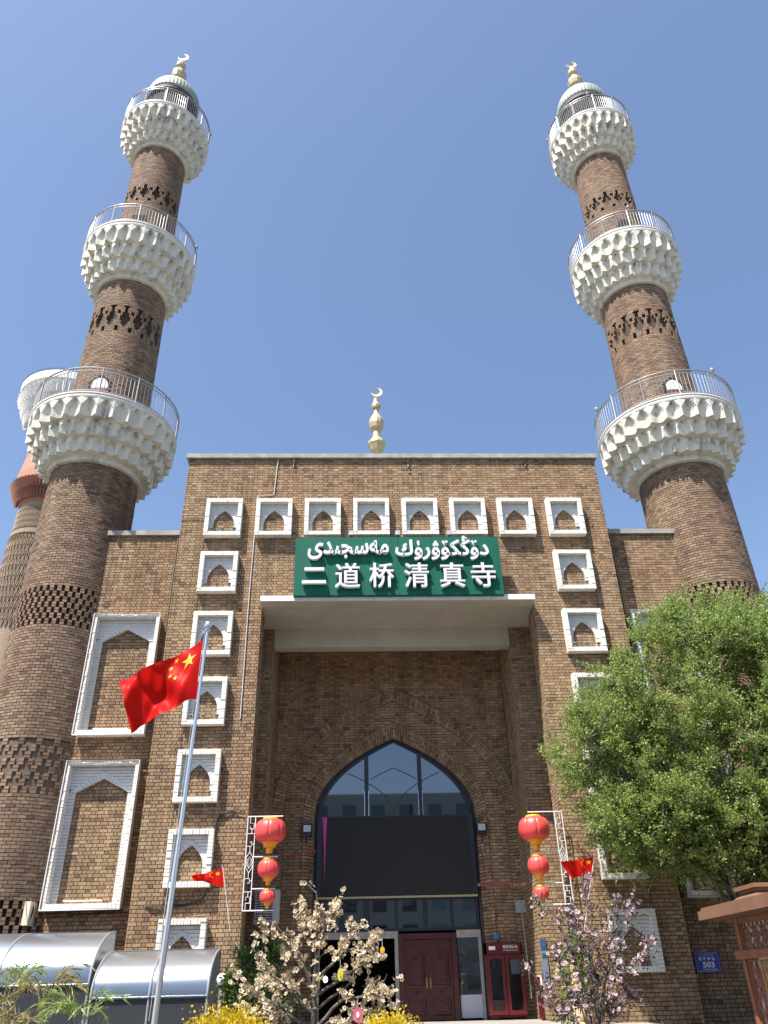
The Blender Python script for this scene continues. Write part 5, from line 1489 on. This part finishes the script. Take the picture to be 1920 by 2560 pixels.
# ---------------------------------------------------------------- blossoms
def blossom_mesh(m, petals=5, r=.045):
    V = []; F = []
    for k in range(petals):
        a = 2*PI*k/petals; c, s = math.cos(a), math.sin(a); b_ = len(V)
        for (u, v, w) in ((.15, 0, 0), (.65, .42, .28), (1.0, .22, .38), (1.0, -.22, .36), (.65, -.42, .28)):
            V.append((r*(u*c - v*s), r*(u*s + v*c), r*w))
        F.append((b_, b_+1, b_+2, b_+3, b_+4))
    me = bpy.data.meshes.new('blossom'); me.from_pydata(V, [], F); me.materials.append(m); me.update(); return me
def put_blossoms(pts, parent, origin, m, scale, limit=300):
    me = blossom_mesh(m); o3 = Vector(origin)
    base = np.array([v.co[:] for v in me.vertices]); faces = np.array([p.vertices[:] for p in me.polygons])
    pts = np.array(pts); x, y, z = px_of(pts); idx = np.argsort(z); one = set(idx[:limit].tolist())
    allV = []; allF = []
    for i, p in enumerate(pts):
        q = Vector(rng.normal(size=3)) + Vector((0, -.8, .5)); q.normalize(); R = q.to_track_quat('Z', 'Y'); s = scale*rng.uniform(.75, 1.25)
        if i in one:
            o = bpy.data.objects.new('blossom', me); COL.objects.link(o); o.parent = parent; o.location = Vector(p) - o3; o.rotation_mode = 'QUATERNION'; o.rotation_quaternion = R; o.scale = (s, s, s)
        else:
            M = np.array(R.to_matrix()); allF.append(faces + len(allV)*len(base)); allV.append((base*s) @ M.T + p - np.array(origin))
    if allV: link('blossoms', np_mesh('blossoms', np.concatenate(allV), np.concatenate(allF), m), parent, 'stuff')

def grow(branches, Y, sub, sublen, rngd, per, r0, wob=.05):
    """branches: polylines of view points; returns wood segments and blossom spots"""
    segs = []; spots = []; dirs = []
    for bi, (pl_, dep, rad) in enumerate(branches):
        P = [np.array(at(x, y, Y)) + np.array([0, dep*i/(len(pl_)-1), 0]) for i, (x, y) in enumerate(pl_)]
        Q = [P[0]]
        for i in range(len(P) - 1):
            for t in (.33, .66, 1.0): Q.append(P[i]*(1-t) + P[i+1]*t + rng.normal(0, wob*.25, 3)*(t < 1))
        n = len(Q) - 1
        for i in range(n): segs.append((Q[i], Q[i+1], rad*(1 - .8*i/n), rad*(1 - .8*(i+1)/n)))
        for j in range(int(sub*n/6)):
            t = rng.uniform(.25, 1)*n; i = min(int(t), n-1); p = Q[i] + (Q[i+1]-Q[i])*(t - i)
            d = Q[i+1] - Q[i]; d = d/np.linalg.norm(d)*.6 + rng.normal(0, .6, 3) + np.array([0, 0, .25]); d /= np.linalg.norm(d)
            L = rng.uniform(*sublen); e = p + d*L; segs.append((p, e, rad*.22 + .002, .003))
            for k in range(per): f = rng.uniform(.2, 1.0); spots.append(p + (e-p)*f + rng.normal(0, .025, 3)); dirs.append(d)
    return segs, spots, dirs
DY = -12.0
dt = thing('dry_blossom_tree', 'small bare branched tree covered in beige paper blossoms before the entrance', 'tree', tuple(at(680, 2212, DY).xy) + (0,))
o3 = np.array(dt.location)
brs = [([(676, 2300), (678, 2190), (684, 2080), (686, 2010), (683, 1925)], 0, .055), ([(678, 2150), (650, 2080), (622, 2040), (575, 2005)], -.3, .03), ([(672, 2110), (640, 2050), (662, 1990), (640, 1960)], .3, .022),
       ([(676, 2190), (620, 2130), (570, 2090), (558, 2040)], -.4, .03), ([(672, 2230), (610, 2180), (560, 2150), (528, 2120)], .2, .03), ([(668, 2240), (590, 2200), (545, 2190)], -.2, .025),
       ([(684, 2120), (730, 2070), (755, 2030), (764, 1992)], -.3, .028), ([(686, 2150), (740, 2110), (790, 2080), (822, 2065)], .3, .028), ([(686, 2215), (740, 2160), (800, 2150), (840, 2140)], -.3, .032),
       ([(682, 2245), (760, 2200), (810, 2180), (862, 2170)], .2, .03), ([(684, 2060), (700, 2010), (718, 1975), (726, 1950)], .2, .02), ([(686, 2180), (760, 2120), (800, 2040), (815, 2020)], .4, .025), ([(684, 2230), (720, 2200), (790, 2210), (850, 2200)], -.5, .025), ([(674, 2170), (640, 2140), (600, 2130), (560, 2120)], .5, .022)]
segs, spots, _ = grow(brs, DY, 15, (.10, .36), .0, 5, .03)
link('trunk', twig_mesh('trunk', [(a - o3, b_ - o3, r0, r1) for a, b_, r0, r1 in segs], BARK), dt)
put_blossoms(spots, dt, o3, PETAL_B, .82)
for i, (xd, yd, c, lab) in enumerate(((735, 2105, (.45, .50, .06), 'flat yellow green oval ornament hanging in the dry blossom tree'), (773, 2192, (.5, .10, .16), 'round pink and red ornament hanging low in the dry blossom tree'), (826, 2052, (.55, .32, .03), 'small orange yellow charm at the right of the dry blossom tree'))):
    p = at(xd, yd, DY - .55); R = (.065, .075, .035)[i]
    t = thing('hanging_ornament', lab, 'ornament', tuple(p), 'ornaments in the dry tree')
    q = MB(); n = 20; q.prism([(R*(.62 if i == 0 else 1)*math.cos(2*PI*k/n), R*1.3*math.sin(2*PI*k/n)) for k in range(n)][::-1], -.01, .01); q.obj('disc', mat('ornament_%d' % i, c, .4, noise=.3, nscale=18), t)
    MB().tube([(0, 0, R*1.3), (0, 0, R*1.3 + .12)], .004, 4).obj('string', PIPEM, t)
    MB().prism([(R*.3*math.cos(2*PI*k/12), R*.5*math.sin(2*PI*k/12)) for k in range(12)][::-1], -.016, -.011).obj('emblem', YEL if i != 1 else WHITEP, t)
PYK = -9.0
pt = thing('pink_blossom_tree', 'slender pink flowering crab apple with dark narrow leaves right of the entrance', 'tree', tuple(at(1290, 2215, PYK).xy) + (0,))
o3 = np.array(pt.location)
B0 = (1292, 2290)
brs = [([B0, (1285, 2180), (1270, 2050), (1263, 1960), (1260, 1885)], -.2, .028), ([B0, (1275, 2170), (1240, 2060), (1205, 1985), (1180, 1945)], .3, .025), ([B0, (1300, 2170), (1320, 2060), (1330, 1990), (1335, 1942)], .2, .025),
       ([B0, (1305, 2180), (1340, 2110), (1375, 2070), (1398, 2040)], -.3, .022), ([B0, (1262, 2180), (1215, 2120), (1200, 2060)], -.2, .02), ([B0, (1245, 2200), (1200, 2180), (1190, 2130)], .2, .018), ([B0, (1295, 2140), (1285, 2080), (1300, 2000)], .3, .02),
       ([B0, (1320, 2200), (1350, 2170), (1385, 2140)], .2, .018), ([B0, (1270, 2120), (1235, 2010), (1225, 1985)], -.3, .018), ([B0, (1300, 2200), (1310, 2120), (1350, 2000), (1357, 1945)], -.2, .02), ([B0, (1250, 2170), (1230, 2150), (1215, 2185)], -.4, .015)]
segs, spots, dirs = grow(brs, PYK, 15, (.12, .36), .0, 6, .02)
# one long bare twig reaching left with blossom at its end
tw = [np.array(at(*p, PYK)) for p in ((1215, 2200), (1180, 2150), (1160, 2115), (1138, 2088))]
for i in range(3): segs.append((tw[i], tw[i+1], .008 - .001*i, .007 - .001*i))
for k in range(14): spots.append(tw[-1] + rng.normal(0, .05, 3)); dirs.append(np.array([-.3, 0, .6]))
for k in range(8): spots.append(tw[1] + np.array([-.12, 0, .05]) + rng.normal(0, .04, 3)); dirs.append(np.array([-.3, 0, .6]))
link('trunk', twig_mesh('trunk', [(a - o3, b_ - o3, r0, r1) for a, b_, r0, r1 in segs], TWIG), pt)
spots = np.array(spots); dirs = np.array(dirs)
sel = rng.random(len(spots)) < .55
put_blossoms(spots[sel], pt, o3, PETAL, .85)
LCn = np.repeat(spots[~sel], 4, 0) + rng.normal(0, .05, (4*(~sel).sum(), 3)); LDn = np.repeat(dirs[~sel], 4, 0) + np.array([0, 0, -.3])
link('foliage', leaf_mesh('foliage', leaf_quads(LCn - o3, LDn, rng.uniform(.07, .12, len(LCn)), rng.uniform(.02, .035, len(LCn)), .6), LEAF_P), pt, 'stuff')

# ---------------------------------------------------------------- shrubs, hedges and palms
def shrub(name, label, cat, cen, ext, n, L, W, m, stems=6, group=None):
    c0 = np.array(cen, float); e = np.array(ext, float)
    t = thing(name, label, cat, (c0[0], c0[1], 0), group)
    o3 = np.array([c0[0], c0[1], 0])
    K = max(6, n//60); cl = []
    while len(cl) < K:
        p = rng.uniform(-1, 1, 3)
        if .25 < (p*p).sum() < 1: cl.append(c0 + p*e*rng.uniform(.85, 1.08))
    cl = np.array(cl); C = np.repeat(cl, n//K, 0) + rng.normal(0, .09, (K*(n//K), 3)); D = (C - c0)/e + np.array([0, 0, .4])
    link('foliage', leaf_mesh('foliage', leaf_quads(C - o3, D, rng.uniform(.7, 1.25, len(C))*L, rng.uniform(.7, 1.2, len(C))*W, .6), m), t, 'stuff')
    sg_ = []
    for k in range(min(K, 40)): p0 = np.array([rng.normal(0, .08), rng.normal(0, .08), 0]); q = cl[k] - o3; mid = (p0 + q)/2 + np.array([0, 0, .2]); sg_ += [(p0, mid, .016, .012), (mid, q, .012, .004)]
    link('stems', twig_mesh('stems', sg_, TWIG), t)
    return t
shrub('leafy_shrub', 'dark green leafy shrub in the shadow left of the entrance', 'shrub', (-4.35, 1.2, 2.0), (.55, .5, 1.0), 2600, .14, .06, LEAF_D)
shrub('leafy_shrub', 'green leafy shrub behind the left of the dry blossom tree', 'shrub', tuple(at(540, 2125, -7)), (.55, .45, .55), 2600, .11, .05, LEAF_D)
shrub('climbing_vine', 'bright green climber hanging behind the pink blossom tree', 'climber', (4.55, -1.0, 1.75), (.40, .3, 1.05), 2400, .11, .055, LEAF)
p1, p2 = at(485, 2230, -13.5), at(842, 2238, -13.5)
shrub('golden_hedge', 'golden yellow clipped shrub at the lower left of the dry tree', 'hedge', tuple(p1 + Vector((0, 0, -.09))), (.50, .4, .25), 9000, .04, .03, LEAF_Y)
shrub('golden_hedge', 'golden yellow clipped shrub at the lower right of the dry tree', 'hedge', tuple(p2 + Vector((0, 0, -.08))), (.34, .4, .22), 7000, .04, .03, LEAF_Y)
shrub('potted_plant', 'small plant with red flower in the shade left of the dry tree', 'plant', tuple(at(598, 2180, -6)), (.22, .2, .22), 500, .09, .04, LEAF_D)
pot = thing('flower_pot', 'red plastic flower pot in the shade left of the dry tree', 'pot', tuple(at(598, 2205, -6).xy) + (0,))
MB().lathe([(.10, at(598, 2225, -6).z - .15), (.14, at(598, 2195, -6).z)], 16).obj('pot', mat('red_pot', (.4, .05, .03), .4), pot); MB().lathe([(.2, 0), (.2, at(598, 2225, -6).z - .15)], 16).obj('stand', GREYBOX, pot)
for i, (xd, yd, Y, hh, lab) in enumerate(((100, 2120, -12.5, .42, 'withered palm with half yellow fronds at the lower left'), (28, 2110, -12.0, .32, 'thin green bamboo like plant at the lower left corner'), (175, 2165, -13.0, .40, 'low green palm with arching fronds before the shelters'), (15, 2185, -13.2, .35, 'yellowing palm clump at the left edge'))):
    p = np.array(at(xd, yd, Y)); t = thing('palm_plant', lab, 'palm', (p[0], Y, 0), 'palms at the lower left'); o3 = np.array([p[0], Y, 0])
    segs = []; C = []; D = []
    for k in range(11):
        a = rng.uniform(0, 2*PI); d = np.array([math.cos(a), math.sin(a)*.6, 0]); top_z = p[2] + hh*rng.uniform(.1, .9); s0 = np.array([p[0], Y, p[2] - .45]) + rng.normal(0, .04, 3)
        mid = s0 + d*.18 + np.array([0, 0, (top_z - s0[2])*1.0]); end = s0 + d*rng.uniform(.35, .7) + np.array([0, 0, (top_z - s0[2])*rng.uniform(.4, .9)])
        Q = [bez(s0, mid, end, tt) for tt in np.linspace(0, 1, 14)]
        for j in range(13): segs.append((Q[j], Q[j+1], .008, .006))
        for j in range(4, 14):
            dd = Q[j] - Q[j-1]; dd /= np.linalg.norm(dd); side = np.cross(dd, [0, 0, 1.0]); side /= np.linalg.norm(side) + 1e-6
            for sgn in (-1, 1): C.append(Q[j]); D.append(dd*.9 + side*sgn*.8 + np.array([0, 0, -.25]))
    segs.append((np.array([p[0], Y, 0]), np.array([p[0], Y, p[2] - .45]), .03, .025))
    C = np.array(C); D = np.array(D)
    link('stalks', twig_mesh('stalks', [(a - o3, b_ - o3, r0, r1) for a, b_, r0, r1 in segs], TWIG), t)
    link('fronds', leaf_mesh('fronds', leaf_quads(C - o3, D, rng.uniform(.16, .28, len(C)), rng.uniform(.016, .026, len(C)), .2), LEAF if i in (1, 2) else LEAF_DRY), t, 'stuff')
# hanging bulbs in the hall behind the open door
for i, (xd, yd) in enumerate(((786, 2060), (690, 2108), (703, 2116))):
    p = at(xd, yd, RY + 1.2)
    t = thing('hall_lamp', ['white bulb glowing inside the open doorway, highest', 'white bulb glowing inside the open doorway, left', 'white bulb glowing inside the open doorway, lower right'][i], 'lamp', tuple(p), 'lamps in the hall')
    MB().lathe([(.02, -.09), (.07, -.05), (.08, 0), (.05, .08), (.02, .1)], 12).obj('bulb', BULB, t, True); MB().tube([(0, 0, .1), (0, 0, 3.55 - p.z)], .006, 4).obj('cord', CABLE, t)
